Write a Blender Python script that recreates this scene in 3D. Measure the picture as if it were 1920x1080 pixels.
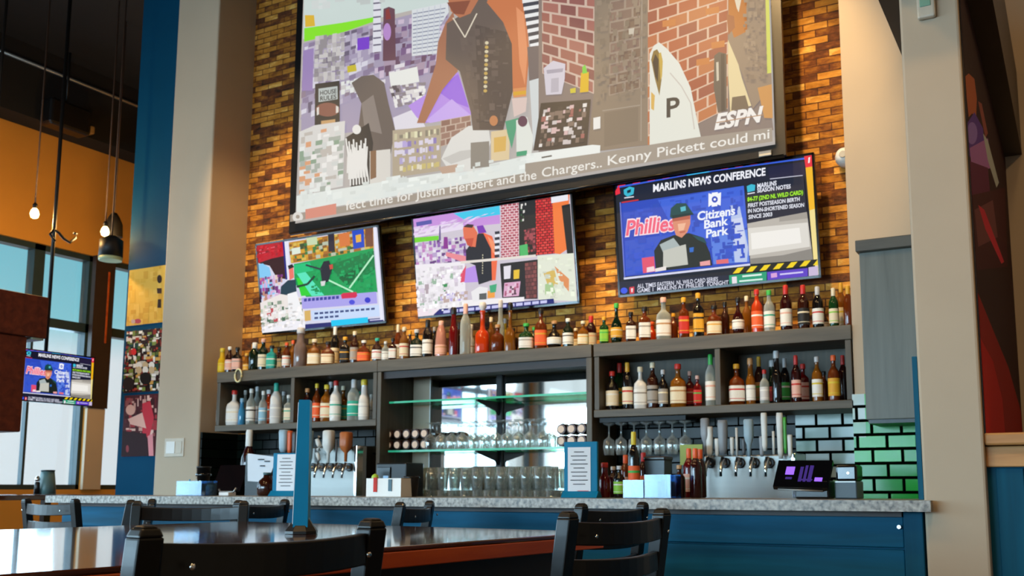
import bpy, bmesh, math, random
import numpy as np
from mathutils import Vector, Matrix

for _o in list(bpy.data.objects): bpy.data.objects.remove(_o)
SC = bpy.context.scene
COL = SC.collection
PI = math.pi

# ------------------------------------------------------------------ camera
HC = 1.115                                   # eye height
FPX, PX, PY = 1852.0, 1032.0, 663.0          # focal length and principal point, pixels of a 1920x1080 frame
AZ = math.radians(28.2); PITCH = math.atan(252/1852.0)
cd = bpy.data.cameras.new('camera'); cam = bpy.data.objects.new('camera', cd); COL.objects.link(cam)
cam.location = (0, 0, HC); cam.rotation_euler = (PI/2+PITCH, 0, AZ)
cd.sensor_width = 36.0; cd.lens = FPX/1920*36.0
cd.shift_x = -(PX-960)/1920; cd.shift_y = (PY-540)/1920
cd.clip_start = 0.05; cd.clip_end = 200
cd.dof.use_dof = True; cd.dof.focus_distance = 2.6; cd.dof.aperture_fstop = 8.0
SC.camera = cam

# ------------------------------------------------------------------ world, lights, exposure
SC.view_settings.view_transform = 'Standard'; SC.view_settings.look = 'None'
SC.view_settings.exposure = 0.0; SC.view_settings.gamma = 1.0; SC.view_settings.use_curve_mapping = False
SC.cycles.max_bounces = 8; SC.cycles.transparent_max_bounces = 24
SC.cycles.sample_clamp_indirect = 4.0; SC.cycles.use_denoising = True
SC.cycles.caustics_reflective = False; SC.cycles.caustics_refractive = False

def hexc(h, a=1.0):
    h = h.lstrip('#'); c = [int(h[i:i+2], 16)/255 for i in (0, 2, 4)]
    return tuple(x/12.92 if x <= .04045 else ((x+.055)/1.055)**2.4 for x in c)+(a,)

wd = bpy.data.worlds.new('sky'); SC.world = wd; wd.use_nodes = True
nt = wd.node_tree; bg = nt.nodes['Background']
tc = nt.nodes.new('ShaderNodeTexCoord'); sp = nt.nodes.new('ShaderNodeSeparateXYZ'); cr = nt.nodes.new('ShaderNodeValToRGB')
nt.links.new(tc.outputs['Generated'], sp.inputs[0]); nt.links.new(sp.outputs['Z'], cr.inputs[0]); nt.links.new(cr.outputs[0], bg.inputs[0])
e = cr.color_ramp.elements
e[0].position = 0.0; e[0].color = (.93, .95, 1.0, 1); e[1].position = .115; e[1].color = (.93, .95, 1.0, 1)
x = e.new(.15); x.color = (.30, .70, .80, 1); x = e.new(.4); x.color = (.10, .42, .58, 1)
bg.inputs[1].default_value = 1.0

def area(name, loc, target, sx, sy, energy, color, spread=PI):
    l = bpy.data.lights.new(name, 'AREA'); l.shape = 'RECTANGLE'; l.size = sx; l.size_y = sy; l.energy = energy; l.color = color; l.spread = spread
    o = bpy.data.objects.new(name, l); COL.objects.link(o); o.location = loc
    o.rotation_euler = (Vector(target)-Vector(loc)).to_track_quat('-Z', 'Y').to_euler(); return o
def spot(name, loc, target, energy, color, angle, blend=.8, radius=.06):
    l = bpy.data.lights.new(name, 'SPOT'); l.energy = energy; l.color = color; l.spot_size = math.radians(angle); l.spot_blend = blend; l.shadow_soft_size = radius
    o = bpy.data.objects.new(name, l); COL.objects.link(o); o.location = loc
    o.rotation_euler = (Vector(target)-Vector(loc)).to_track_quat('-Z', 'Y').to_euler(); return o
def point(name, loc, energy, color, radius=.05):
    l = bpy.data.lights.new(name, 'POINT'); l.energy = energy; l.color = color; l.shadow_soft_size = radius
    o = bpy.data.objects.new(name, l); COL.objects.link(o); o.location = loc; return o

COOL = (.57, .80, 1.0); WARM = (1.0, .64, .30); AMBER = (1.0, .66, .30)
# daylight through the street windows behind the camera and along the left wall
area('daylight_back', (-5.6, -5.35, 1.7), (-4.6, 6, -1.6), 7.0, 1.9, 560, COOL, 2.3)
area('daylight_left', (-9.9, -1.0, 1.9), (0, -1.0, -1.0), 6.8, 2.6, 400, COOL, 2.5)
area('daylight_left_far', (-9.9, 5.0, 1.9), (0, 4.5, .8), 4.0, 2.0, 160, COOL)
# unseen warm spots, added overhead to light the brick bar wall
ADDED_TRACK = [(-5.35, 4.0), (-4.3, 4.0), (-3.3, 4.0), (-2.3, 4.0), (-1.6, 4.0)]
for (tx, ty) in ADDED_TRACK:
    spot('added_spot', (tx, ty, 5.22), (tx, 6.0, 3.05), 430, AMBER, 46, .6)
ADDED_CANS = [(-5.0, 1.2), (-2.6, 1.2), (0.3, 1.4), (-5.0, -1.8), (-1.8, -1.8), (2.2, 4.6), (1.2, -1.8)]  # unseen overhead lamps, added to give warm light from above
for (tx, ty) in ADDED_CANS:
    area('added_glow', (tx, ty, 5.36), (tx, ty+.6, 0), .3, .3, 42, WARM)

# ------------------------------------------------------------------ photo pixel -> point in the place
_F = np.array([-math.sin(AZ)*math.cos(PITCH), math.cos(AZ)*math.cos(PITCH), math.sin(PITCH)])
_R = np.array([math.cos(AZ), math.sin(AZ), 0.0]); _U = np.cross(_R, _F); _O = np.array([0, 0, HC])
def ray(x, y): return _F*FPX+_R*(x-PX)-_U*(y-PY)
def atY(x, y, Y): d = ray(x, y); return Vector(_O+d*Y/d[1])
def atX(x, y, X): d = ray(x, y); return Vector(_O+d*X/d[0])
def atZ(x, y, Z): d = ray(x, y); return Vector(_O+d*(Z-HC)/d[2])

# ------------------------------------------------------------------ materials
MATS = {}
def newmat(name):
    m = bpy.data.materials.new(name); m.use_nodes = True; MATS[name] = m
    return m, m.node_tree, m.node_tree.nodes['Principled BSDF']
def mat(name, col, rough=.5, metal=0.0, spec=.5, noise=.12, nscale=8.0, bump=0.0, stretch=(1, 1, 1), coat=0.0, trans=0.0, alpha=1.0):
    if name in MATS: return MATS[name]
    m, nt, b = newmat(name); c = hexc(col)
    b.inputs['Roughness'].default_value = rough; b.inputs['Metallic'].default_value = metal
    b.inputs['Specular IOR Level'].default_value = spec; b.inputs['Coat Weight'].default_value = coat
    b.inputs['Transmission Weight'].default_value = trans; b.inputs['Alpha'].default_value = alpha
    tc = nt.nodes.new('ShaderNodeTexCoord'); mp = nt.nodes.new('ShaderNodeMapping'); mp.inputs['Scale'].default_value = stretch
    nz = nt.nodes.new('ShaderNodeTexNoise'); nz.inputs['Scale'].default_value = nscale; nz.inputs['Detail'].default_value = 3
    nt.links.new(tc.outputs['Object'], mp.inputs[0]); nt.links.new(mp.outputs[0], nz.inputs['Vector'])
    rp = nt.nodes.new('ShaderNodeValToRGB'); nt.links.new(nz.outputs[0], rp.inputs[0])
    rp.color_ramp.elements[0].position = .3; rp.color_ramp.elements[1].position = .7
    rp.color_ramp.elements[0].color = tuple(v*(1-noise) for v in c[:3])+(1,); rp.color_ramp.elements[1].color = tuple(min(1, v*(1+noise)) for v in c[:3])+(1,)
    nt.links.new(rp.outputs[0], b.inputs['Base Color'])
    if bump:
        bp = nt.nodes.new('ShaderNodeBump'); bp.inputs['Strength'].default_value = bump; bp.inputs['Distance'].default_value = .01
        nt.links.new(nz.outputs[0], bp.inputs['Height']); nt.links.new(bp.outputs[0], b.inputs['Normal'])
    return m
def emis(name, col, k):
    if name in MATS: return MATS[name]
    m, nt, b = newmat(name); b.inputs['Base Color'].default_value = hexc(col); b.inputs['Emission Color'].default_value = hexc(col); b.inputs['Emission Strength'].default_value = k
    return m
def clearmat(name, tint, body=.16, edge=.75, rough=.03, daylight_white=0.0):
    """thin clear glass: see-through faced on, bright and reflective at the edges"""
    m, nt, b = newmat(name); nt.nodes.remove(b); out = nt.nodes['Material Output']
    tr = nt.nodes.new('ShaderNodeBsdfTransparent'); tr.inputs[0].default_value = hexc(tint)
    gl = nt.nodes.new('ShaderNodeBsdfGlossy'); gl.inputs[0].default_value = (1, 1, 1, 1); gl.inputs['Roughness'].default_value = rough
    lw = nt.nodes.new('ShaderNodeLayerWeight'); lw.inputs[0].default_value = .35
    mr = nt.nodes.new('ShaderNodeMapRange'); mr.inputs['To Min'].default_value = body; mr.inputs['To Max'].default_value = edge
    mx = nt.nodes.new('ShaderNodeMixShader')
    nt.links.new(lw.outputs['Facing'], mr.inputs[0]); nt.links.new(mr.outputs[0], mx.inputs[0])
    sh = gl.outputs[0]
    if daylight_white:  # white diffuse mixed in to imitate daylight brightening the glass
        df = nt.nodes.new('ShaderNodeBsdfDiffuse'); df.inputs[0].default_value = (.9, .95, .94, 1); m2 = nt.nodes.new('ShaderNodeMixShader'); m2.inputs[0].default_value = daylight_white
        nt.links.new(gl.outputs[0], m2.inputs[1]); nt.links.new(df.outputs[0], m2.inputs[2]); sh = m2.outputs[0]
    nt.links.new(tr.outputs[0], mx.inputs[1]); nt.links.new(sh, mx.inputs[2]); nt.links.new(mx.outputs[0], out.inputs[0])
    return m
def brickmat(name, c1, c2, mortar, bw, bh, ms, rough, bias=0.0, bump=.5, extra=None, axes='XZ', nbump=.0, spec=.5):
    m, nt, b = newmat(name); L = nt.links
    tc = nt.nodes.new('ShaderNodeTexCoord'); s = nt.nodes.new('ShaderNodeSeparateXYZ'); cb = nt.nodes.new('ShaderNodeCombineXYZ')
    L.new(tc.outputs['Object'], s.inputs[0]); L.new(s.outputs[axes[0]], cb.inputs[0]); L.new(s.outputs[axes[1]], cb.inputs[1])
    br = nt.nodes.new('ShaderNodeTexBrick'); L.new(cb.outputs[0], br.inputs['Vector'])
    br.inputs['Color1'].default_value = hexc(c1); br.inputs['Color2'].default_value = hexc(c2); br.inputs['Mortar'].default_value = hexc(mortar)
    br.inputs['Scale'].default_value = 1; br.inputs['Brick Width'].default_value = bw; br.inputs['Row Height'].default_value = bh
    br.inputs['Mortar Size'].default_value = ms; br.inputs['Bias'].default_value = bias; br.inputs['Mortar Smooth'].default_value = .2
    b.inputs['Roughness'].default_value = rough; b.inputs['Specular IOR Level'].default_value = spec
    L.new(br.outputs['Color'], b.inputs['Base Color'])
    sr = nt.nodes.new('ShaderNodeMapRange'); sr.inputs['To Min'].default_value = spec; sr.inputs['To Max'].default_value = 0.0; L.new(br.outputs['Fac'], sr.inputs[0]); L.new(sr.outputs[0], b.inputs['Specular IOR Level'])
    bp = nt.nodes.new('ShaderNodeBump'); bp.inputs['Strength'].default_value = bump; bp.inputs['Distance'].default_value = .012; bp.invert = True
    L.new(br.outputs['Fac'], bp.inputs['Height']); L.new(bp.outputs[0], b.inputs['Normal'])
    if nbump:
        nz = nt.nodes.new('ShaderNodeTexNoise'); nz.inputs['Scale'].default_value = 7; L.new(tc.outputs['Object'], nz.inputs['Vector'])
        b2 = nt.nodes.new('ShaderNodeBump'); b2.inputs['Strength'].default_value = nbump; b2.inputs['Distance'].default_value = .01
        L.new(nz.outputs[0], b2.inputs['Height']); L.new(bp.outputs[0], b2.inputs['Normal']); L.new(b2.outputs[0], b.inputs['Normal'])
    return m, br

# split-face brick of the bar wall
def bar_brick():
    m, nt, b = newmat('split_face_brick'); L = nt.links; N = nt.nodes.new
    tc = N('ShaderNodeTexCoord'); s = N('ShaderNodeSeparateXYZ'); cb = N('ShaderNodeCombineXYZ')
    L.new(tc.outputs['Object'], s.inputs[0]); L.new(s.outputs['X'], cb.inputs[0]); L.new(s.outputs['Z'], cb.inputs[1])
    br = N('ShaderNodeTexBrick'); L.new(cb.outputs[0], br.inputs['Vector'])
    br.inputs['Color1'].default_value = (0, 0, 0, 1); br.inputs['Color2'].default_value = (1, 1, 1, 1); br.inputs['Mortar'].default_value = (.0, .0, .0, 1)
    br.inputs['Scale'].default_value = 1; br.inputs['Brick Width'].default_value = .155; br.inputs['Row Height'].default_value = .048; br.inputs['Mortar Size'].default_value = .0035
    mp = N('ShaderNodeMapping'); mp.inputs['Scale'].default_value = (9, 1, 24); L.new(tc.outputs['Object'], mp.inputs[0])
    nz = N('ShaderNodeTexNoise'); nz.inputs['Scale'].default_value = 1.0; nz.inputs['Detail'].default_value = 5; nz.inputs['Roughness'].default_value = .65; L.new(mp.outputs[0], nz.inputs['Vector'])
    mx = N('ShaderNodeMix'); mx.data_type = 'RGBA'; mx.inputs['Factor'].default_value = .62
    L.new(br.outputs['Color'], mx.inputs['A']); L.new(nz.outputs[0], mx.inputs['B'])
    rp = N('ShaderNodeValToRGB'); L.new(mx.outputs['Result'], rp.inputs[0]); e = rp.color_ramp.elements
    e[0].position = .22; e[0].color = hexc('#221004'); e[1].position = .74; e[1].color = hexc('#efbe62')
    q = e.new(.38); q.color = hexc('#6e3a12'); q = e.new(.52); q.color = hexc('#b5761f'); q = e.new(.66); q.color = hexc('#d09238')
    L.new(rp.outputs[0], b.inputs['Base Color']); b.inputs['Roughness'].default_value = .85
    bp = N('ShaderNodeBump'); bp.inputs['Strength'].default_value = 1.0; bp.inputs['Distance'].default_value = .03
    L.new(mx.outputs['Result'], bp.inputs['Height']); L.new(bp.outputs[0], b.inputs['Normal'])
    return m
def granite():
    m, nt, b = newmat('granite'); L = nt.links; N = nt.nodes.new
    tc = N('ShaderNodeTexCoord'); nz = N('ShaderNodeTexNoise'); nz.inputs['Scale'].default_value = 60; nz.inputs['Detail'].default_value = 6; L.new(tc.outputs['Object'], nz.inputs['Vector'])
    rp = N('ShaderNodeValToRGB'); e = rp.color_ramp.elements; e[0].position = .33; e[0].color = hexc('#4e4a46'); e[1].position = .68; e[1].color = hexc('#b4aea4')
    q = e.new(.45); q.color = hexc('#857f76'); q = e.new(.55); q.color = hexc('#9a948a')
    L.new(nz.outputs[0], rp.inputs[0]); L.new(rp.outputs[0], b.inputs['Base Color']); b.inputs['Roughness'].default_value = .35
    return m
def woodmat(name, c1, c2, rough=.4, axis='X', scale=3.0, coat=0.0, spec=.5):
    m, nt, b = newmat(name); L = nt.links; N = nt.nodes.new
    tc = N('ShaderNodeTexCoord'); mp = N('ShaderNodeMapping'); k = {'X': (.6, 9, 9), 'Y': (9, .6, 9), 'Z': (9, 9, .6)}[axis]; mp.inputs['Scale'].default_value = k
    nz = N('ShaderNodeTexNoise'); nz.inputs['Scale'].default_value = scale; nz.inputs['Detail'].default_value = 6; nz.inputs['Distortion'].default_value = .6
    L.new(tc.outputs['Object'], mp.inputs[0]); L.new(mp.outputs[0], nz.inputs['Vector'])
    rp = N('ShaderNodeValToRGB'); rp.color_ramp.elements[0].color = hexc(c1); rp.color_ramp.elements[1].color = hexc(c2)
    rp.color_ramp.elements[0].position = .3; rp.color_ramp.elements[1].position = .7
    L.new(nz.outputs[0], rp.inputs[0]); L.new(rp.outputs[0], b.inputs['Base Color']); b.inputs['Roughness'].default_value = rough
    b.inputs['Coat Weight'].default_value = coat; b.inputs['Specular IOR Level'].default_value = spec; b.inputs['Coat Roughness'].default_value = .06
    return m

M_brick = bar_brick(); M_granite = granite()
M_tan = mat('tan_paint', '#bcaa92', .75, noise=.03, nscale=3, bump=.05)
M_ochre = mat('ochre_paint', '#c98c34', .75, noise=.05, nscale=2)
M_blue = mat('blue_paint', '#00405f', .8, spec=.1, noise=.05, nscale=3)
M_teal = woodmat('teal_boards', '#044c66', '#066284', .6, 'X', 2.0, spec=.2)
M_tealv = woodmat('teal_panelling', '#044a64', '#065c7a', .6, 'Z', 2.0, spec=.2)
M_dark = mat('dark_ceiling', '#0b0806', .9, noise=.2)
M_beam = mat('dark_brown_paint', '#2a1c18', .5, noise=.1)
M_floor = woodmat('floor_boards', '#2a1c14', '#4a3424', .4, 'Y', 2.0)
M_shelf = woodmat('grey_stained_wood', '#433a2a', '#5e5340', .5, 'X', 3.0)
M_shelfv = woodmat('grey_stained_wood_upright', '#40382a', '#584e3c', .5, 'Z', 3.0)
M_cab = woodmat('grey_laminate', '#5f6159', '#73756c', .45, 'Z', 2.5)
M_cabtop = woodmat('dark_grey_ledge', '#4a463e', '#5c574c', .45, 'X', 3.0)
M_black = mat('black_plastic', '#0c0c0d', .35, noise=.1)
M_blackg = mat('black_gloss', '#08080a', .12, noise=.05)
M_chair = mat('black_lacquered_wood', '#090807', .38, spec=.35, noise=.25, nscale=20, coat=.08)
M_table = woodmat('dark_table_top', '#3a1a0c', '#5c2e16', .12, 'Y', 2.5, coat=.8)
M_tedge = woodmat('red_brown_table_edge', '#a03c12', '#c65a22', .35, 'Y', 2.0)
M_pine = woodmat('pine_cap', '#b07a42', '#d09a5e', .5, 'X', 3.0)
M_steel = mat('stainless_steel', '#9c9c98', .42, metal=.85, noise=.04, nscale=3, stretch=(1, 1, 8))
M_chrome = mat('chrome', '#d8d8d8', .12, metal=1, noise=.02)
M_white = mat('white_plastic', '#e6e4de', .4, noise=.03)
M_paper = mat('paper', '#dfe4ea', .8, noise=.03)
M_ink = mat('printed_ink', '#33363c', .8)
M_redink = mat('red_ink', '#c8362e', .8)
M_bluefr = mat('blue_painted_board', '#00749c', .5, noise=.05, spec=.2)
M_iron = mat('black_iron', '#0d0b0a', .5, metal=.3)
M_darkwood = woodmat('dark_brown_wood', '#4e1e0e', '#6e3018', .6, 'X', 2.0, spec=.2)
M_glass = clearmat('clear_glass', '#fafdfb', .09, 1.0, .05, .3)
M_pane = clearmat('window_glass', '#f4fbfc', .03, .5)
M_gshelf = clearmat('green_glass_plate', '#8fd8b8', .12, .5)
M_gedge = mat('green_glass_edge', '#2fae86', .15, noise=.05)
M_ice = clearmat('clear_acrylic_blue', '#8cc4e0', .04, .4, .1)
m, nt, b = newmat('mirror'); b.inputs['Base Color'].default_value = (.86, .9, .88, 1); b.inputs['Metallic'].default_value = 1; b.inputs['Roughness'].default_value = .03; M_mirror = m
M_tile, _ = brickmat('dark_green_tile', '#060a08', '#0c1611', '#030303', .15, .075, .005, .3, spec=.2)
M_tile2, _ = brickmat('green_glass_tile', '#38c44c', '#1e9c3c', '#040805', .155, .078, .009, .16, bias=.0, bump=.4, nbump=.15, spec=.25)
M_tile3, _ = brickmat('painted_reflection_tile', '#aebdb6', '#3f9a58', '#050806', .155, .078, .009, .16, bias=-.25, bump=.4, nbump=.15, spec=.3)  # pale tone painted in for windows reflecting in green tiles
# screens: colours of the picture shown, light given off
m, nt, b = newmat('lit_picture'); at = nt.nodes.new('ShaderNodeAttribute'); at.attribute_name = 'Col'; b.inputs['Base Color'].default_value = (.01, .01, .01, 1)
b.inputs['Roughness'].default_value = .5; b.inputs['Specular IOR Level'].default_value = .15
nt.links.new(at.outputs['Color'], b.inputs['Emission Color']); b.inputs['Emission Strength'].default_value = 1.0; M_pic = m
m, nt, b = newmat('printed_picture'); at = nt.nodes.new('ShaderNodeAttribute'); at.attribute_name = 'Col'; nt.links.new(at.outputs['Color'], b.inputs['Base Color']); b.inputs['Roughness'].default_value = .7; b.inputs['Specular IOR Level'].default_value = .15; M_print = m

# ------------------------------------------------------------------ mesh builder
class MB:
    def __init__(s): s.v = []; s.f = []; s.m = []; s.sm = []
    def add(s, vs, fs, mi=0, smooth=False):
        o = len(s.v); s.v += [tuple(q) for q in vs]; s.f += [tuple(i+o for i in f) for f in fs]; s.m += [mi]*len(fs); s.sm += [smooth]*len(fs); return s
    def box(s, x0, y0, z0, x1, y1, z1, mi=0, bev=0.0):
        x0, x1 = min(x0, x1), max(x0, x1); y0, y1 = min(y0, y1), max(y0, y1); z0, z1 = min(z0, z1), max(z0, z1)
        if bev <= 0:
            return s.add([(x0, y0, z0), (x1, y0, z0), (x1, y1, z0), (x0, y1, z0), (x0, y0, z1), (x1, y0, z1), (x1, y1, z1), (x0, y1, z1)],
                         [(0, 3, 2, 1), (4, 5, 6, 7), (0, 1, 5, 4), (1, 2, 6, 5), (2, 3, 7, 6), (3, 0, 4, 7)], mi)
        bm = bmesh.new(); bmesh.ops.create_cube(bm, size=1)
        for v in bm.verts: v.co = Vector(((v.co.x+.5)*(x1-x0)+x0, (v.co.y+.5)*(y1-y0)+y0, (v.co.z+.5)*(z1-z0)+z0))
        bmesh.ops.bevel(bm, geom=bm.edges[:], offset=min(bev, .45*min(x1-x0, y1-y0, z1-z0)), segments=2, affect='EDGES', profile=.5)
        bm.verts.index_update(); s.add([v.co for v in bm.verts], [[v.index for v in f.verts] for f in bm.faces], mi); bm.free(); return s
    def hexa(s, bot, top, mi=0):
        return s.add(list(bot)+list(top), [(0, 3, 2, 1), (4, 5, 6, 7), (0, 1, 5, 4), (1, 2, 6, 5), (2, 3, 7, 6), (3, 0, 4, 7)], mi)
    def lathe(s, prof, c=(0, 0, 0), n=16, sq=None, mi=0, cap0=True, cap1=True, mis=None, axis='Z', smooth=True):
        """prof = [(r, z)...]; sq = superellipse exponent per ring"""
        vs = []; fs = []
        for k, (r, z) in enumerate(prof):
            ex = sq[k] if sq else 2
            for i in range(n):
                a = 2*PI*(i+.5)/n; ca, sa = math.cos(a), math.sin(a)
                q = r/((abs(ca)**ex+abs(sa)**ex)**(1/ex)) if ex != 2 else r
                p = (q*ca, q*sa, z)
                if axis == 'Y': p = (p[0], p[2], p[1])
                if axis == 'X': p = (p[2], p[0], p[1])
                vs.append((p[0]+c[0], p[1]+c[1], p[2]+c[2]))
        o0 = len(s.f)
        for k in range(len(prof)-1):
            ff = [(k*n+i, k*n+(i+1) % n, (k+1)*n+(i+1) % n, (k+1)*n+i) for i in range(n)]
            fs.append((ff, mis[k] if mis else mi))
        o = len(s.v); s.v += vs
        for ff, q in fs:
            for f in ff: s.f.append(tuple(i+o for i in f)); s.m.append(q); s.sm.append(smooth)
        if cap0: s.f.append(tuple(o+i for i in reversed(range(n)))); s.m.append(mis[0] if mis else mi); s.sm.append(False)
        if cap1: s.f.append(tuple(o+(len(prof)-1)*n+i for i in range(n))); s.m.append(mis[-1] if mis else mi); s.sm.append(False)
        return s
    def tube(s, pts, r, n=8, mi=0):
        pts = [Vector(p) for p in pts]; rr = r if isinstance(r, (list, tuple)) else [r]*len(pts); vs = []
        for k, p in enumerate(pts):
            d = (pts[min(k+1, len(pts)-1)]-pts[max(k-1, 0)]).normalized()
            u = d.cross(Vector((0, 0, 1))) if abs(d.z) < .95 else d.cross(Vector((1, 0, 0))); u.normalize(); w = d.cross(u)
            for i in range(n): a = 2*PI*i/n; vs.append(p+(u*math.cos(a)+w*math.sin(a))*rr[k])
        fs = [(k*n+i, k*n+(i+1) % n, (k+1)*n+(i+1) % n, (k+1)*n+i) for k in range(len(pts)-1) for i in range(n)]
        fs += [tuple(reversed(range(n))), tuple((len(pts)-1)*n+i for i in range(n))]
        return s.add(vs, fs, mi, True)
    def prism(s, poly, d0, d1, plane='XZ', mi=0):
        def P(a, b, d): return {'XZ': (a, d, b), 'YZ': (d, a, b), 'XY': (a, b, d)}[plane]
        n = len(poly); vs = [P(a, b, d0) for a, b in poly]+[P(a, b, d1) for a, b in poly]
        return s.add(vs, [tuple(range(n)), tuple(reversed(range(n, 2*n)))]+[(i, (i+1) % n, n+(i+1) % n, n+i) for i in range(n)], mi)
    def mesh(s, name, mats, off=(0, 0, 0)):
        me = bpy.data.meshes.new(name); me.from_pydata([(v[0]-off[0], v[1]-off[1], v[2]-off[2]) for v in s.v], [], s.f)
        for q in (mats if isinstance(mats, (list, tuple)) else [mats]): me.materials.append(q)
        me.polygons.foreach_set('material_index', s.m); me.polygons.foreach_set('use_smooth', s.sm)
        bm = bmesh.new(); bm.from_mesh(me); bmesh.ops.recalc_face_normals(bm, faces=bm.faces[:]); bm.to_mesh(me); bm.free(); me.update(); return me

def obj(name, mb, mats, parent=None, local=False):
    """one mesh object; with a parent, vertices given in world space unless local"""
    off = (0, 0, 0)
    if parent is not None and not local: off = parent.location
    me = mb if isinstance(mb, bpy.types.Mesh) else mb.mesh(name, mats, off)
    o = bpy.data.objects.new(name, me); COL.objects.link(o)
    if parent is not None: o.parent = parent
    return o
def tag(o, label=None, cat=None, group=None, kind=None):
    if label: o['label'] = label
    if cat: o['category'] = cat
    if group: o['group'] = group
    if kind: o['kind'] = kind
    return o
def thing(name, label, cat, loc=(0, 0, 0), rz=0.0, group=None):
    o = bpy.data.objects.new(name, None); COL.objects.link(o); o.location = loc; o.rotation_euler = (0, 0, rz); o.empty_display_size = .05
    return tag(o, label, cat, group)
def struct(name, mb, mats, parent=None):
    o = obj(name, mb, mats, parent)
    if parent is None: o['kind'] = 'structure'
    return o
def dup(root, loc=None, rz=None, label=None, group=None):
    r = root.copy(); COL.objects.link(r)
    if loc is not None: r.location = loc
    if rz is not None: r.rotation_euler = (0, 0, rz)
    if label: r['label'] = label
    if group: r['group'] = group
    for ch in list(root.children):
        c = ch.copy(); COL.objects.link(c); c.parent = r
        for g in list(ch.children):
            d = g.copy(); COL.objects.link(d); d.parent = c
    return r

# ------------------------------------------------------------------ the room
YW = 6.0; CEIL = 5.6
struct('floor', MB().box(-9.7, -5.6, -.1, 5.2, 9.2, 0), M_floor)
struct('ceiling', MB().box(-9.7, -5.6, CEIL, 5.2, 9.2, CEIL+.15), M_dark)
struct('wall_back', MB().box(-6.64, YW, 0, -.54, YW+.15, CEIL), M_brick)
XT0 = atY(1597, 600, 5.62).x                                   # left edge of the plastered end of the bar wall
struct('wall_bar_end', MB().box(XT0, 5.62, 0, -.54, 6.0, CEIL), M_tan)
struct('pillar', MB().box(-6.64, 5.585, 0, -6.15, 6.15, CEIL, bev=.012), M_tan)
struct('wall_blue', MB().box(-7.3, 5.75, 0, -6.64, 5.92, CEIL), M_blue)
XR = -.32; XRL = -.54; ZB = 3.2
struct('wall_right', MB().box(XRL, 4.0, 0, XR, 6.7, ZB, bev=.01), M_tan)
struct('beam', MB().box(-.651, 3.6, ZB, -.216, 6.7, ZB+.55), M_beam)
struct('wall_far', MB().box(XRL, 6.7, 0, 5.2, 6.85, CEIL), M_tan)
struct('wall_side', MB().box(5.0, -5.2, 0, 5.2, 6.7, CEIL), M_tan)
struct('wall_hall_end', MB().box(-9.7, 9.0, 0, -6.64, 9.2, CEIL).box(-6.7, 5.92, 0, -6.64, 9.0, CEIL), M_ochre)
# half wall with a pine cap to the right of the end wall
z0 = atY(1843, 876, 4.06).z; z1 = atY(1843, 813, 4.06).z; zm = atY(1843, 836, 4.06).z
pw = MB().box(XR, 4.07, 0, 4.9, 4.2, z0)
for k in range(14): pw.box(XR+.03+k*.105, 4.062, 0, XR+.03+k*.105+.094, 4.07, z0-.004, bev=.003)
struct('wall_half', pw, M_tealv)
struct('trim_1', MB().box(XR, 4.045, z0, 4.9, 4.22, zm-.003, bev=.004).box(XR, 4.02, zm, 4.9, 4.24, z1, bev=.008), M_pine)
# street side: windows along the left wall and behind the camera
XWL = -9.5; WZ1 = 3.66; WZT = 2.85; WZ0 = .5
OPEN = [(-4.95, 2.4), (3.0, 7.05), (7.27, 8.6)]
SILL = 1.10
wl = MB().box(XWL-.2, -5.2, 0, XWL, 2.7, WZ0).box(XWL-.2, 2.7, 0, XWL, 9.0, SILL).box(XWL-.2, -5.2, WZ1, XWL, 9.0, CEIL)
ys = [-5.2]+[q for o in OPEN for q in o]+[9.0]
for k in range(0, len(ys), 2): wl.box(XWL-.2, ys[k], WZ0 if ys[k+1] < 2.7 else SILL, XWL, ys[k+1], WZ1)
struct('wall_left', wl, M_ochre)
struct('trim_2', MB().box(XWL, -5.0, 4.85, XWL+.3, 9.0, CEIL), M_dark)
struct('trim_3', MB().box(XWL, 7.02, 1.98, XWL+.06, 7.27, WZ1), M_beam)
struct('trim_4', MB().box(XWL, 7.04, SILL, XWL+.04, 7.26, 1.975), M_tan)
M_frame = mat('window_frame_paint', '#1d333b', .45)
for i, (a, b) in enumerate(OPEN):
    z_ = WZ0 if i == 0 else SILL
    fr = MB().box(XWL-.16, a, z_, XWL-.04, a+.04, WZ1).box(XWL-.16, b-.04, z_, XWL-.04, b, WZ1).box(XWL-.16, a, z_, XWL-.04, b, z_+.05).box(XWL-.16, a, WZ1-.06, XWL-.04, b, WZ1).box(XWL-.16, a, WZT-.05, XWL-.04, b, WZT+.05)
    for y in {0: [-3.1, -1.75, -.4, .95], 1: [4.1, 5.2, 6.42], 2: [7.9]}[i]: fr.box(XWL-.16, y-.06, WZT, XWL-.04, y+.06, WZ1).box(XWL-.13, y-.014, z_, XWL-.07, y+.014, WZT)
    f = struct('window_%d' % (i+1), fr, M_frame)
    obj('pane', MB().box(XWL-.11, a+.04, z_+.05, XWL-.10, b-.04, WZ1-.06), M_pane, f)
wb = MB().box(-9.5, -5.2, 0, 5.0, -5.0, .75).box(-9.5, -5.2, 3.5, 5.0, -5.0, CEIL).box(-9.5, -5.2, .75, -9.46, -5.0, 3.5).box(2.7, -5.2, .75, 5.0, -5.0, 3.5)
struct('wall_front', wb, M_tan)
fr = MB().box(-9.4, -5.15, .75, 2.7, -5.05, .81).box(-9.4, -5.15, 3.44, 2.7, -5.05, 3.5)
for k in range(10): fr.box(-9.36+k*1.335-.04, -5.15, .75, -9.36+k*1.335+.04, -5.05, 3.5)
fr.box(-9.36, -5.15, 2.32, 2.7, -5.05, 2.40)
f = struct('window_4', fr, M_frame); obj('pane', MB().box(-9.3, -5.11, .81, 2.66, -5.10, 3.44), M_pane, f)
struct('trim_6', MB().box(XWL+.06, 7.18, 2.7, XWL+.07, 7.198, 3.5), M_tedge)  # coloured strip standing in for an orange strip of light
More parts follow.
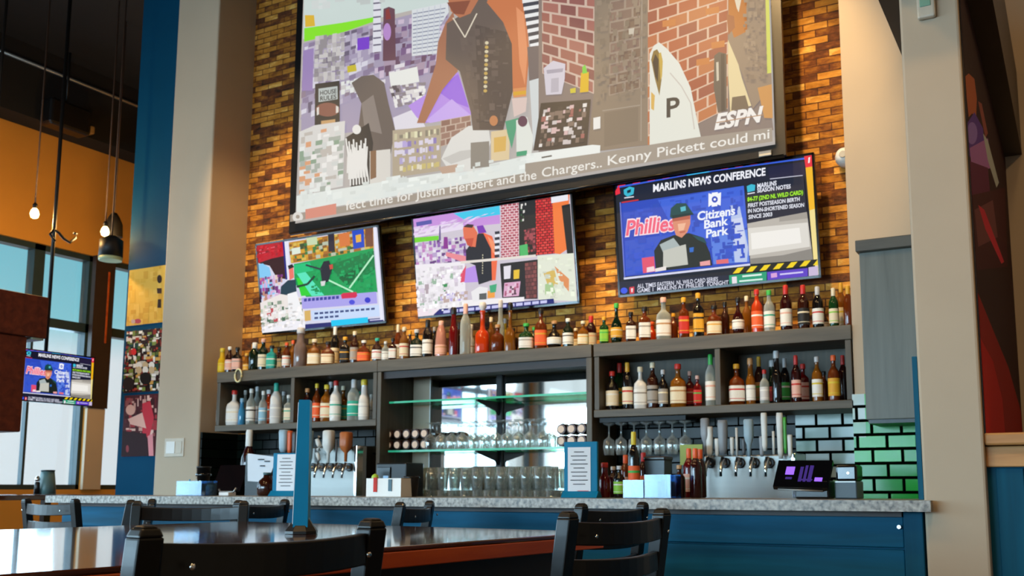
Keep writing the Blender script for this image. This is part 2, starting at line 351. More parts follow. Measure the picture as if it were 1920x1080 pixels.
# tiled splashback under the shelves
ZL0 = atY(1116, 783, 5.6).z; ZL1 = atY(1116, 769, 5.6).z; ZS0 = atY(1116, 669, 5.6).z; ZS1 = atY(1116, 644.6, 5.6).z
struct('splashback_tile_wall', MB().box(-6.15, 5.975, .9, -4.71, YW, ZL0).box(-2.93, 5.975, .9, -1.52, YW, ZL0).box(-6.15, 5.6, .9, -6.13, 5.975, ZL0), M_tile)
struct('painted_reflection_tile_wall', MB().box(-1.52, 5.975, .9, XT0, YW, ZL0).box(XT0-.012, 5.60, atY(1603, 820, 5.6).z, XT0+.055, 5.62, 1.63), M_tile3)
struct('green_tile_wall', MB().box(XT0+.055, 5.60, .95, -.54, 5.62, 1.63).box(XT0-.012, 5.60, .95, XT0+.055, 5.62, atY(1603, 820, 5.6).z), M_tile2)
# conduit under the dark ceiling of the side hall
struct('conduit_pipe', MB().tube([(XWL+.32, 5.6, 5.4), (XWL+.32, 8.9, 5.4)], .018), M_steel)

# unseen fittings added at the overhead warm lights
r = thing('added_downlight', 'round black unseen downlight added over the dining floor', 'ceiling light', (ADDED_CANS[0][0], ADDED_CANS[0][1], 5.6), group='added ceiling downlights')
obj('housing', MB().lathe([(.11, 0), (.11, -.18), (.085, -.18), (.085, -.04)], cap1=True), M_black, r, local=True)
for (a, b) in ADDED_CANS[1:]: dup(r, (a, b, 5.6))
r = thing('added_track_light', 'black unseen track spotlight added to light the brick bar wall', 'track light', (ADDED_TRACK[0][0], ADDED_TRACK[0][1], 5.6), group='added track spotlights over the bar')
obj('stem', MB().tube([(0, 0, 0), (0, 0, -.22)], .012), M_black, r, local=True)
obj('can', MB().lathe([(.05, -.2), (.06, -.36), (.055, -.36), (.045, -.22)], cap0=True), M_black, r, local=True)
for (a, b) in ADDED_TRACK[1:]: dup(r, (a, b, 5.6))

# ------------------------------------------------------------------ the bar
YB = 3.93
BX0 = atY(85, 935, YB).x; BX1 = atY(1745, 949, YB).x
bz1 = atY(1745, 938.5, YB).z; bz0 = atY(1745, 960, YB).z
sl = MB().prism([(BX0, YB), (BX1, YB), (BX1, 3.99), (XRL-.005, 3.99), (XRL-.005, 4.55), (BX0, 4.55)], bz0, bz1, 'XY')
tag(obj('granite_worktop', sl, M_granite), 'long speckled grey granite bar top in front of the back bar', 'counter')
bx1 = atY(1733, 1000, 4.05).x
bar = thing('bar_counter', 'teal painted bar counter front of wide horizontal boards', 'bar counter', ((BX0+bx1)/2, 4.05, 0))
zs = atY(1500, 1024, 4.05).z
pn = MB(); zz = bz0-.012; k = 0
edges = [bz0, zs+.0, zs-.24, zs-.48, 0.0]
for k in range(4): pn.box(BX0, 4.05, edges[k+1]+.004, bx1-.075, 4.09, edges[k]-.004, bev=.004)
pn.box(BX0, 4.07, 0, bx1-.01, 4.5, bz0-.001)
obj('board_panel', pn, M_teal, bar)
obj('end_stile', MB().box(bx1-.072, 4.03, 0, bx1, 4.09, bz0-.002, bev=.004), M_tealv, bar)
obj('slab_shade_strip', MB().box(BX0, 4.02, bz0-.022, bx1-.075, 4.05, bz0-.001), M_beam, bar)  # dark strip painted in for the shade under the slab
p = atY(1686, 988, 4.04)
obj('hook', MB().lathe([(.008, 0), (.008, .014), (.004, .018)], c=(p.x, 4.032, p.z), n=10, axis='Y'), M_chrome, bar)
# teal corner post against the end wall
struct('trim_5', MB().box(XRL-.020, 4.01, bz1+.002, XRL-.002, 4.05, 1.62), M_tealv)
# back counter
BC = .93
tag(obj('back_counter', MB().prism([(-6.12, 5.2), (XRL-.01, 5.2), (XRL-.01, 5.585), (XT0-.02, 5.585), (XT0-.02, 5.97), (-6.12, 5.97)], BC-.05, BC, 'XY').box(-6.12, 5.3, 0, XRL-.01, 5.58, BC-.05), M_granite), 'low back bar counter along the tiled wall', 'counter')

# ------------------------------------------------------------------ back bar shelving
YS = 5.6
def X6(px, py): return atY(px, py, YS).x
xl0, xl1 = X6(405, 750), X6(706, 740); xr0, xr1 = X6(1113, 700), XT0-.003
xc1 = X6(1109, 690); xd1 = X6(547, 750); xd2 = X6(1345, 690)
def shelving(name, label, x0, x1, bays, lower=True):
    t = thing(name, label, 'shelving', ((x0+x1)/2, YS, ZL0))
    obj('top_board', MB().box(x0, YS, ZS0, x1, YW-.005, ZS1, bev=.003), M_shelf, t)
    if lower:
        obj('lower_board', MB().box(x0, YS, ZL0, x1, YW-.005, ZL1, bev=.003), M_shelf, t)
        obj('back_panel', MB().box(x0+.03, YW-.03, ZL1, x1-.03, YW-.005, ZS0), M_shelfv, t)
        for xx in bays: obj('divider', MB().box(xx-.017, YS+.004, ZL1, xx+.017, YW-.03, ZS0, bev=.003), M_shelfv, t)
    return t
s1 = shelving('bottle_shelving', 'grey stained wood shelf unit of two bottle bays at the left of the mirror', xl0, xl1, [xl0+.02, xd1, xl1-.02])
s3 = shelving('bottle_shelving', 'grey stained wood shelf unit of two bottle bays at the right of the mirror', xr0, xr1, [xr0+.02, xd2, xr1-.02])
s2 = shelving('bottle_shelving', 'open middle shelf unit framing the mirror and glass shelves', xl1+.002, xc1, [], False)
obj('upright', MB().box(xl1+.003, YS+.004, BC, xl1+.035, YW-.005, ZS0, bev=.003), M_shelfv, s2)
obj('upright', MB().box(xc1-.04, YS+.004, BC, xc1, YW-.005, ZS0, bev=.003), M_shelfv, s2)
obj('header_rail', MB().box(xl1+.035, YS+.03, ZS0-.05, xc1-.04, YS+.05, ZS0), M_beam, s2)
mx0, mx1 = xl1+.04, xc1-.045; mm0 = atY(807, 800, 5.98).x
tag(obj('mirror', MB().box(mm0, YW-.012, BC, mx1, YW-.004, ZS0-.002), M_mirror), 'large wall mirror behind the glass shelves of the back bar', 'mirror')
obj('side_panel', MB().box(mx0, YW-.012, BC, mm0-.003, YW-.004, ZS0-.002), M_tan, s2)
obj('mirror_edge', MB().box(mm0-.012, YW-.02, BC, mm0-.003, YW-.0125, ZS0-.002), M_white, s2)
# glass shelves on black standards
st = thing('shelf_standard', 'black steel shelf standard at the left side of the mirror', 'shelf bracket', (atY(765, 760, 5.97).x, 5.97, BC))
zg = [atY(900, 747, 5.7).z, atY(900, 843, 5.7).z]
obj('rail', MB().box(-.022, -.012, 0, .022, .012, ZS0-.03-BC), M_iron, st, local=True)
for q in zg: obj('bracket_arm', MB().prism([(-.012, q-BC-.006), (-.30, q-BC-.006), (-.30, q-BC-.018), (-.05, q-BC-.07), (-.012, q-BC-.10)], -.008, .008, 'YZ'), M_iron, st, local=True)
dup(st, (atY(937, 760, 5.97).x, 5.97, BC), label='black steel shelf standard at the middle of the mirror')
for q, l in zip(zg, ('upper green edged glass shelf across the mirror', 'lower green edged glass shelf across the mirror, holding stemware')):
    g = obj('glass_shelf', MB().box(mx0+.01, 5.69, q-.006, mx1-.01, 5.94, q+.006), M_gshelf); tag(g, l, 'glass shelf')
    obj('front_edge', MB().box(mx0+.01, 5.682, q-.007, mx1-.01, 5.69, q+.007), M_gedge, g)

# wall cabinet on the plastered end
cx0 = atY(1616, 600, 5.28).x; cz1 = atY(1616, 474, 5.28).z; cz0 = atY(1650, 786, 5.28).z
cab = thing('wall_cabinet', 'tall grey laminate wall cabinet above the green tiles', 'cabinet', ((cx0+XRL)/2, 5.45, cz0))
obj('body', MB().box(cx0, 5.28, cz0, XRL-.006, 5.6, cz1, bev=.003), M_cab, cab)
lx0 = atY(1603, 455, 5.24).x
obj('top_ledge', MB().box(lx0, 5.24, cz1, XRL-.006, 5.6, atY(1603, 451, 5.24).z, bev=.004), M_cabtop, cab)
obj('underside_panel', MB().box(cx0+.01, 5.29, cz0-.02, XRL-.01, 5.59, cz0-.001), M_black, cab)

# ------------------------------------------------------------------ pictures on screens, drawn as flat coloured shapes in the unit square
def homog(src):
    dst = [(0, 0), (1, 0), (1, 1), (0, 1)]; A = []
    for (x, y), (u, v) in zip(src, dst):
        A.append([x, y, 1, 0, 0, 0, -u*x, -u*y, u]); A.append([0, 0, 0, x, y, 1, -v*x, -v*y, v])
    A = np.array(A, float); h = np.linalg.solve(A[:, :8], A[:, 8]); return np.append(h, 1).reshape(3, 3)
_fonts = {}
def glyphs(text, bold=0.0, shear=0.0):
    key = (text, bold, shear)
    if key not in _fonts:
        cu = bpy.data.curves.new('t', 'FONT'); cu.body = text; cu.offset = bold; cu.shear = shear; cu.resolution_u = 3
        o = bpy.data.objects.new('t', cu); COL.objects.link(o); bpy.context.view_layer.update()
        me = o.to_mesh(); vs = [(v.co.x, v.co.y) for v in me.vertices]; fs = [tuple(p.vertices) for p in me.polygons]
        o.to_mesh_clear(); bpy.data.objects.remove(o); bpy.data.curves.remove(cu); _fonts[key] = (vs, fs)
    return _fonts[key]
class Art:
    """list of coloured faces in (u right, v down); crop() sets the frame in which points are given"""
    def __init__(s, corners): s.H = homog(corners); s.o = (0, 0); s.k = 1.0; s.items = []; s.rnd = random.Random(5); s.clip = True
    def crop(s, ox, oy, k): s.o = (ox, oy); s.k = k; return s
    def uv(s, x, y):
        q = s.H @ np.array([s.o[0]+x/s.k, s.o[1]+y/s.k, 1.0]); return (q[0]/q[2], q[1]/q[2])
    def raw(s, pts, col): s.items.append(([(min(1, max(0, u)), min(1, max(0, v))) for u, v in pts], [tuple(range(len(pts)))], col)); return s
    def p(s, col, *xy): return s.raw([s.uv(xy[i], xy[i+1]) for i in range(0, len(xy), 2)], col)
    def r(s, col, x0, y0, x1, y1): return s.p(col, x0, y0, x1, y0, x1, y1, x0, y1)
    def ell(s, col, cx, cy, rx, ry, n=20): return s.raw([s.uv(cx+rx*math.cos(2*PI*i/n), cy+ry*math.sin(2*PI*i/n)) for i in range(n)], col)
    def line(s, col, w, *xy):
        P = [(xy[i], xy[i+1]) for i in range(0, len(xy), 2)]
        for (a, b), (c, d) in zip(P, P[1:]):
            l = math.hypot(c-a, d-b) or 1; nx, ny = -(d-b)/l*w/2, (c-a)/l*w/2
            s.p(col, a+nx, b+ny, c+nx, d+ny, c-nx, d-ny, a-nx, b-ny)
        return s
    def quadpt(s, q, u, v):
        (x0, y0), (x1, y1), (x2, y2), (x3, y3) = q
        return ((x0*(1-u)+x1*u)*(1-v)+(x3*(1-u)+x2*u)*v, (y0*(1-u)+y1*u)*(1-v)+(y3*(1-u)+y2*u)*v)
    def cell(s, col, q, u0, v0, u1, v1):
        pts = [s.quadpt(q, *w) for w in ((u0, v0), (u1, v0), (u1, v1), (u0, v1))]; return s.p(col, *[c for w in pts for c in w])
    def mosaic(s, q, nx, ny, pal, keep=1.0, jit=.3):
        q = [(q[i], q[i+1]) for i in range(0, 8, 2)]
        for j in range(ny):
            for i in range(nx):
                if s.rnd.random() > keep: continue
                a, b, c, d = [s.rnd.uniform(-jit, jit) for _ in range(4)]
                s.cell(s.rnd.choice(pal), q, max(0, (i+a)/nx), max(0, (j+b)/ny), min(1, (i+1+c)/nx), min(1, (j+1+d)/ny))
        return s
    def bricks(s, q, nx, ny, pal, mortar, gap=.07):
        Q = [(q[i], q[i+1]) for i in range(0, 8, 2)]; s.p(mortar, *q)
        for j in range(ny):
            for i in range(nx+1):
                a = (i-(.5 if j % 2 else 0)+gap)/nx; b = (i+1-(.5 if j % 2 else 0)-gap)/nx; a, b = max(a, 0), min(b, 1)
                if b > a: s.cell(s.rnd.choice(pal), Q, a, (j+gap*1.3)/ny, b, (j+1-gap*1.3)/ny)
        return s
    def text(s, col, body, x0, y0, x1, y1, h, bold=0.0, shear=0.0):
        """baseline from (x0,y0) to (x1,y1); h = height of a capital, all in crop units"""
        vs, fs = glyphs(body, bold, shear); w = max(v[0] for v in vs); mn = min(v[0] for v in vs); ch = .70
        pts = [s.uv(x0+(x1-x0)*(a-mn)/(w-mn), y0+(y1-y0)*(a-mn)/(w-mn)-h*b/ch) for a, b in vs]
        s.items.append((pts, fs, col)); return s
    def build(s, name, parent, w, h, off=-.001, m=None, step=4e-5):
        vs, fs, cs = [], [], []
        for k, (pts, ff, col) in enumerate(s.items):
            o = len(vs); vs += [((u-.5)*w, off-k*step, (.5-v)*h) for u, v in pts]
            for f in ff: fs.append([o+i for i in f]); cs.append(hexc(col))
        me = bpy.data.meshes.new(name); me.from_pydata(vs, [], fs); me.materials.append(m or M_pic)
        ca = me.color_attributes.new('Col', 'FLOAT_COLOR', 'CORNER'); k = 0
        for p, c in zip(me.polygons, cs):
            for li in p.loop_indices: ca.data[li].color = c
        return obj(name, me, None, parent, local=True)

def shades(h, n=5, k=.10):
    c = [int(h[i:i+2], 16) for i in (1, 3, 5)]; return ['#%02x%02x%02x' % tuple(min(255, max(0, int(v*(1+k*(2*i/(n-1)-1))))) for v in c) for i in range(n)]
Art.grain = lambda s, h, q, nx, ny, keep=.5, k=.1: s.mosaic(q, nx, ny, shades(h, 5, k), keep, .55)

# ---- the big projected picture
C3 = (540, 0, 2.454); C4 = (1000, 0, 2.842); C5 = (440, 360, 2.909); C6 = (1120, 270, 2.634)
YSC = 5.68
sx0, sx1 = atY(549, 220, YSC).x, atY(1468, 150, YSC).x; sz0 = atY(1475, 289, YSC).z; sw = sx1-sx0
ix0, ix1 = atY(561, 220, YSC).x, atY(1450, 150, YSC).x; iz0 = atY(1455, 271, YSC).z; iw = ix1-ix0; ih = iw*9/16; iz1 = iz0+ih; sz1 = iz1+.06
def topx(X, Z):   # place -> pixel, for the upper corners that lie above the photo's edge
    v = np.array([X, YSC, Z-HC]); return (PX+FPX*(v@_R)/(v@_F), PY-FPX*(v@_U)/(v@_F))
A = Art([topx(ix0, iz1), topx(ix1, iz1), topx(ix1, iz0), topx(ix0, iz0)])
A.raw([(0, 0), (1, 0), (1, 1), (0, 1)], '#b7b0ab'); A.crop(*C3)
A.p('#c9d6d2', 60, -420, 1100, -520, 1090, 20, 740, 20, 600, 40, 410, 85, 70, 180)
A.p('#dfe6e4', 300, -380, 760, -440, 700, -60, 420, -20)
A.p('#86e02e', 75, 130, 250, 105, 400, 78, 400, 98, 250, 150, 75, 192).p('#d9b23a', 78, 70, 120, 70, 125, 120, 80, 125)
A.p('#a59bb2', 70, 200, 400, 110, 740, 20, 740, 300, 650, 560, 60, 640)
A.mosaic((70, 200, 400, 110, 400, 420, 60, 560), 12, 14, ['#8d7f9a', '#b9b2c4', '#6e6478', '#d5d2de', '#a69bb4', '#c0b8c8', '#91808f'], .85)
A.mosaic((400, 110, 740, 60, 700, 330, 400, 400), 13, 10, ['#8d7b94', '#c9b8cc', '#7a5f86', '#d9d5dc', '#a894a8', '#6a4f66'], .85)
A.mosaic((130, 170, 265, 150, 265, 370, 125, 380), 7, 10, ['#a9a3a6', '#b9b4b4', '#c8c4c2', '#958f92'], 1, .2)
for k in range(6): A.line('#9a84b6', 9, 80+k*8, 235-k*2, 74+k*8, 420)
A.p('#d6dadd', 575, 50, 740, 15, 745, 60, 700, 130, 690, 250, 575, 262)
for k in range(11): A.line('#8a8ea2', 5, 580, 68+k*18, 730-k*4, 42+k*19)
for k in range(5): A.line('#c3c8d2', 4, 600+k*27, 48-k*6, 598+k*24, 255)
A.p('#6b4a55', 445, 45, 470, 35, 497, 45, 502, 280, 442, 285).p('#8a3f3c', 455, 50, 470, 42, 480, 90, 455, 95).ell('#b58ac8', 462, 150, 18, 40)
A.p('#dcdce4', 400, -10, 430, -10, 436, 240, 395, 245)
for k in range(7): A.line('#6a6478', 7, 398, 20+k*32, 434, 16+k*32)
A.p('#3f3550', 398, -120, 430, -120, 430, 0, 400, 0)
A.p('#7a45c8', 325, 180, 380, 172, 380, 228, 325, 236).p('#c8b83a', 278, 308, 318, 300, 322, 330, 280, 338)
A.p('#e2e4e0', 470, 340, 600, 310, 610, 380, 480, 405).mosaic((250, 380, 350, 360, 350, 420, 250, 440), 5, 3, ['#e0e2de', '#c8c4c4'])
A.mosaic((470, 400, 640, 380, 640, 470, 500, 500), 9, 6, ['#5a5258', '#d8d4d4', '#8d848a', '#e6e4e2'], 1)
A.p('#ddd9e2', 490, 545, 600, 500, 640, 590, 500, 600).p('#b58fe2', 560, 490, 640, 440, 790, 335, 850, 530, 640, 570, 600, 545)
A.p('#9a6edc', 690, 420, 790, 345, 840, 500, 760, 470).p('#c4a8ea', 640, 560, 760, 460, 850, 535, 660, 570)
A.p('#45403b', 132, 390, 245, 375, 246, 590, 130, 600).p('#b8bfbd', 148, 412, 235, 400, 236, 460, 148, 474)
A.text('#4a4a48', 'HOUSE', 155, 442, 230, 432, 20, .02).text('#4a4a48', 'RULES', 155, 468, 230, 458, 20, .02)
A.ell('#8d6052', 190, 508, 55, 32).p('#dcd8d0', 140, 500, 150, 495, 150, 530, 140, 535).p('#dcd8d0', 228, 490, 240, 495, 240, 520, 228, 525).p('#c8a070', 160, 560, 225, 552, 225, 572, 160, 580)
A.p('#6f645d', 300, 385, 345, 355, 400, 348, 450, 385, 470, 480, 500, 600, 480, 710, 390, 705, 330, 600, 345, 480).p('#8d827b', 345, 480, 400, 440, 440, 620, 360, 600)
A.p('#d6d4d0', 60, 610, 130, 580, 270, 560, 260, 860, 60, 900).mosaic((62, 620, 270, 575, 260, 870, 60, 900), 8, 13, ['#e2e4e0', '#cfd2ce', '#bfb8b0', '#a9b0a6', '#d8a07a', '#8fa48e', '#e8e6e2'], .7)
A.p('#3f3b39', 270, 640, 380, 570, 400, 660, 385, 860, 300, 880)
for k in range(15): A.line('#e4e2dd', 7, 275+k*7, 640+(k*37) % 60, 285+k*6, 720+(k*53) % 50, 282+k*7, 800+(k*29) % 60)
A.ell('#e4e2dd', 325, 600, 20, 22).p('#d8d4cc', 385, 700, 480, 690, 480, 850, 385, 870).p('#8a6a50', 388, 700, 415, 695, 415, 820, 388, 830)
A.p('#b3a58f', 490, 605, 712, 580, 712, 790, 490, 822)
for k in range(5): A.mosaic((498, 620+k*38, 705, 597+k*38, 705, 625+k*37, 498, 650+k*38), 16, 1, [['#e0dcb8', '#8d8676', '#c8c0a0'], ['#b8a8d8', '#8f80b8', '#d8d0e0'], ['#d8d2e0', '#a498c0', '#8f80b8'], ['#b0a4cc', '#d0c8dc'], ['#c8b878', '#e0d8c0']][k], .85)
A.bricks((712, 560, 850, 535, 850, 640, 712, 680), 3, 4, ['#9a7a6d', '#8d6c60'], '#c0ab9c')
A.p('#dfe4df', 50, 905, 480, 835, 850, 780, 1178, 705, 1178, 790, 50, 985)
A.p('#dad9d4', 715, 735, 760, 640, 840, 585, 930, 580, 942, 660, 900, 785, 760, 805).p('#c4c2bd', 720, 735, 800, 700, 880, 690, 880, 720, 760, 760).p('#8d877e', 850, 662, 935, 655, 935, 772, 850, 782)
A.p('#bda08c', 700, 775, 790, 760, 790, 795, 720, 805)
# the man
A.p('#a8745a', 735, 110, 770, 60, 800, 250, 790, 335, 720, 420, 640, 572, 603, 572, 650, 430, 690, 300, 700, 200)
A.p('#6d6058', 740, 115, 800, 80, 880, -10, 935, 10, 1000, 70, 1050, 160, 1048, 330, 1035, 440, 1000, 605, 860, 605, 850, 520, 800, 335, 735, 280)
A.p('#5f534c', 870, 120, 1040, 160, 1045, 420, 1000, 600, 890, 600)
A.grain('#6a5d55', (790, 120, 1030, 120, 1010, 590, 870, 590), 9, 22, .4, .08)
A.p('#c87a50', 925, 20, 960, -70, 1060, -90, 1105, 50, 1120, 250, 1105, 440, 1045, 450, 1040, 210, 1000, 110)
A.p('#e0956a', 1060, 40, 1095, 70, 1112, 250, 1100, 400, 1075, 300)
A.p('#b87656', 730, -70, 900, -70, 885, 10, 850, 70, 800, 90, 760, 60).p('#8a5340', 742, 20, 850, 10, 820, 75, 775, 72).ell('#bd7a5a', 812, -90, 88, 95).p('#4a2f26', 720, -130, 760, -190, 860, -195, 905, -120, 890, -60, 860, -130)
A.p('#d8935e', 1045, 415, 1106, 408, 1106, 450, 1048, 457).p('#d9a83a', 1046, 430, 1106, 423, 1106, 440, 1047, 447).p('#d9c3bb', 1040, 460, 1110, 455, 1104, 520, 1050, 545)
for k in range(12): A.ell(['#d8cdae', '#c8a860'][k % 2], 925-k*.6, 205+k*20, 9, 8, 8)
A.line('#ddd2be', 6, 770, 90, 825, 180, 880, 70)
A.ell('#c2855a', 957, 562, 19, 24).p('#dcc79e', 945, 612, 1032, 600, 1028, 740, 945, 748).p('#d8b060', 958, 640, 1015, 632, 1012, 700, 958, 708)
A.p('#5aa07c', 1010, 565, 1075, 548, 1060, 600, 1040, 690, 1020, 620).p('#dfe2da', 1060, 560, 1110, 545, 1140, 640, 1130, 715, 1062, 722).ell('#6a4a58', 1090, 565, 22, 25).p('#4fa078', 1062, 705, 1110, 698, 1110, 720, 1062, 726)
A.p('#cfd4d4', 1120, 360, 1178, 340, 1178, 640, 1140, 690)
for k in range(15): A.p('#e8e8e8' if k % 2 else '#4a4a52', 1085+k*3, -10+k*17, 1165+k*1, -22+k*17, 1166+k*1, -6+k*17, 1086+k*3, 8+k*17)
A.crop(*C4)
A.p('#756a68', -20, 260, 60, 250, 60, 420, -10, 440).p('#8b7c74', 40, -600, 1100, -700, 1300, 700, 300, 820, 40, 840)
A.bricks((55, -420, 340, -470, 335, 510, 60, 400), 3, 15, ['#a0685c', '#94605a', '#a87064', '#8d5c56'], '#cdb4a4')
A.p('#91816f', 340, -480, 622, -520, 622, 780, 300, 820, 335, 500).bricks((420, 20, 580, -10, 580, 480, 415, 520), 2, 9, ['#8b7466', '#92796a', '#86705f'], '#a39180').p('#c9bfae', 520, 165, 550, 160, 545, 200, 520, 205)
A.line('#a89a8a', 5, 590, -20, 585, 760).line('#a89a8a', 5, 380, 600, 580, 570).p('#877867', 390, 610, 570, 580, 570, 760, 390, 790)
A.bricks((622, -520, 1050, -580, 1045, 590, 622, 800), 4, 20, ['#b5694a', '#a85f46', '#bd7450', '#a2604c', '#c07a50'], '#dcbca2', .05)
for (a, b) in ((700, 125), (930, 60), (960, 240), (880, 330)): A.p('#c9814a', a, b, a+70, b-12, a+70, b+22, a, b+34)
A.p('#e0e1d6', 632, 300, 655, 255, 682, 238, 722, 270, 790, 350, 850, 480, 882, 640, 905, 745, 632, 785)
A.p('#8f7642', 640, 330, 652, 285, 672, 275, 700, 325, 695, 440, 684, 520, 660, 430).p('#4f4336', 648, 345, 662, 300, 680, 330, 676, 450, 662, 420).p('#c8a850', 680, 300, 692, 290, 702, 340, 698, 420, 690, 440)
A.line('#c9c2b8', 6, 740, 400, 800, 470, 850, 560, 870, 700).p('#d8b060', 640, 500, 660, 520, 655, 600, 640, 590)
A.text('#4f4a44', 'P', 722, 636, 792, 625, 100, .02)
A.p('#e2cfa0', 1048, 225, 1092, 310, 1122, 430, 1172, 575, 1060, 605, 1048, 400).p('#9a8672', 1050, -600, 1250, -640, 1290, 470, 1180, 590, 1130, 420, 1050, 230)
A.p('#bd7840', 1050, -80, 1160, -100, 1145, 60, 1150, 180, 1080, 215, 1050, 120).p('#ded2ba', 1070, -40, 1130, -50, 1105, 80, 1095, 60).p('#a86a48', 1040, 90, 1080, 100, 1085, 160, 1050, 200)
A.p('#6f6458', 975, 310, 1000, 290, 1040, 300, 1042, 600, 995, 612, 972, 480).p('#5a5048', 1010, 300, 1030, 300, 1032, 600, 1012, 604).p('#cfc4ae', 985, 345, 998, 342, 1000, 440, 988, 445)
A.p('#d2d466', 1240, -300, 1262, -300, 1282, 400, 1256, 405).p('#cc9458', 1205, 480, 1285, 460, 1292, 640, 1240, 640).p('#7a6a58', 1070, 530, 1140, 520, 1160, 590, 1065, 600)
A.text('#ece8e2', 'ESPN', 975, 700, 1236, 655, 78, .04, .25).line('#b08868', 5, 985, 665, 1240, 622)
A.p('#d0cad4', 70, 375, 120, 335, 185, 352, 182, 430, 165, 512, 82, 517).p('#a9a3b0', 85, 385, 175, 375, 170, 395, 88, 405).p('#b8b2bc', 110, 430, 150, 425, 150, 500, 108, 505)
A.p('#dcb430', 268, 400, 310, 395, 308, 500, 262, 505).p('#7ccc4a', 275, 370, 290, 355, 302, 400, 276, 405).p('#d0c040', 210, 485, 240, 478, 240, 505, 212, 508)
A.p('#54493f', 55, 560, 320, 540, 300, 800, 15, 812).mosaic((65, 590, 300, 560, 285, 770, 40, 795), 11, 9, ['#d8b8b4', '#e6dfd8', '#8a7668', '#a86e64', '#5a4e44', '#cfc4c0'], .75).p('#e8e6e0', 335, 640, 372, 632, 372, 695, 335, 702)
A.p('#e8ebe6', -20, 830, 330, 782, 372, 785, 370, 830, -20, 895).line('#6a645c', 8, 60, 850, 115, 840)
# small variations of tone across the larger areas
A.grain('#91816f', (345, -300, 615, -340, 612, 520, 345, 560), 16, 40, .35, .06)
A.crop(*C3).grain('#c9cfcd', (130, -300, 700, -360, 700, 0, 130, 60), 20, 12, .4, .05)
A.grain('#dfe4df', (80, 890, 1150, 715, 1150, 780, 80, 960), 40, 4, .4, .05).crop(*C4).grain('#9a8672', (1130, 0, 1240, 0, 1260, 440, 1140, 440), 8, 24, .4, .07)
# ticker strip
A.crop(*C3); A.p('#a3988b', 20, 1000, 480, 925, 1178, 795, 1178, 960, 20, 1110)
A.crop(*C4); A.p('#a3988b', -20, 885, 370, 830, 905, 745, 1330, 690, 1330, 850, -20, 1010)
A.crop(*C3); A.p('#d68e7c', 105, 972, 246, 945, 246, 1005, 105, 1032).ell('#dcd9d2', 70, 1008, 24, 24).ell('#a3988b', 70, 1006, 9, 9)
A.crop(0, 0, 1); A.text('#e9e6df', 'fect time for Justin Herbert and the', 658, 398, 1014, 340, 17, .008); A.text('#e9e6df', 'Chargers..', 1024, 337, 1136, 318, 17, .008); A.text('#e9e6df', 'Kenny Pickett could mi', 1147, 315, 1448, 265, 17.5, .008)
scr = thing('projection_screen', 'huge black bordered projection screen hanging above the three televisions', 'projection screen', ((ix0+ix1)/2, YSC, (iz0+iz1)/2))
b = .062
obj('border_frame', MB().box(-iw/2-b, -.004, -ih/2-b-.012, iw/2+b, .03, -ih/2).box(-iw/2-b, -.004, ih/2, iw/2+b, .03, ih/2+b).box(-iw/2-b, -.004, -ih/2, -iw/2, .03, ih/2).box(iw/2, -.004, -ih/2, iw/2+b, .03, ih/2).box(-iw/2, .004, -ih/2, iw/2, .02, ih/2), M_black, scr, local=True)
A.build('projected_picture', scr, iw, ih)
obj('bottom_bar', MB().tube([(-iw/2-.05, .01, -ih/2-b-.01), (iw/2+.05, .01, -ih/2-b-.01)], .016), M_blackg, scr, local=True)
obj('end_cap', MB().box(iw/2-.10, -.02, -ih/2-b-.005, iw/2-.02, 0, -ih/2-b+.03, bev=.004), M_steel, scr, local=True)

# ---- televisions: body, bezel, wall bracket and the picture
def television(label, corners, art, yb, tilt, k=1.0):
    """corners: pixels of the outer frame TL,TR,BR,BL; yb: distance of its lower edge"""
    BL, BR = atY(*corners[3], yb), atY(*corners[2], yb); w = BR.x-BL.x
    TL = atY(*corners[0], yb-tilt); h = math.hypot(TL.z-BL.z, tilt)
    t = thing('television', label, 'television', ((BL.x+BR.x)/2, yb-tilt/2, (TL.z+BL.z)/2)); t.rotation_euler = (math.asin(tilt/h), 0, 0)
    tv_parts(t, w, h, art); return t
def tv_parts(t, w, h, art, bz=.013):
    obj('case', MB().box(-w/2, 0, -h/2, w/2, .03, h/2, bev=.006).box(-w*.35, .03, -h*.35, w*.35, .055, h*.3, bev=.01), M_black, t, local=True)
    obj('bezel', MB().box(-w/2, -.006, -h/2, w/2, 0, -h/2+bz*1.3).box(-w/2, -.006, h/2-bz, w/2, 0, h/2).box(-w/2, -.006, -h/2, -w/2+bz, 0, h/2).box(w/2-bz, -.006, -h/2, w/2, 0, h/2), M_blackg, t, local=True)
    art.build('picture', t, w-2*bz, h-2.3*bz)
    obj('wall_bracket', MB().box(-.18, .055, -.14, .18, .10, .12), M_black, t, local=True)

# middle television: the same broadcast as the big screen
B = Art([(773, 411), (1068, 363), (1084, 563), (788, 595)]).crop(*C5)
B.raw([(0, 0), (1, 0), (1, 1), (0, 1)], '#cfc6d2')
B.p('#c993dc', 965, 140, 1440, 60, 1445, 170, 1250, 190, 970, 260).p('#e8dcf0', 975, 200, 1240, 160, 1250, 200, 975, 250).p('#44c8ea', 1190, 115, 1440, 60, 1445, 120, 1250, 150).p('#5a58a8', 985, 165, 1070, 150, 1072, 172, 988, 188)
B.p('#74d62e', 972, 250, 1110, 238, 1110, 262, 972, 278)
B.mosaic((975, 280, 1260, 240, 1270, 390, 985, 420), 14, 8, ['#b9a3cc', '#8f5fb0', '#d8cce2', '#6a3f80', '#e6dfec', '#c080c0'], .9)
B.p('#6a5a90', 1115, 185, 1121, 185, 1124, 265, 1112, 265).p('#8a2f90', 1140, 245, 1160, 245, 1165, 310, 1138, 310)
B.bricks((1450, 52, 1547, 40, 1552, 350, 1455, 362), 4, 22, ['#b85868', '#a84858', '#c46c78'], '#ecd0d4', .1)
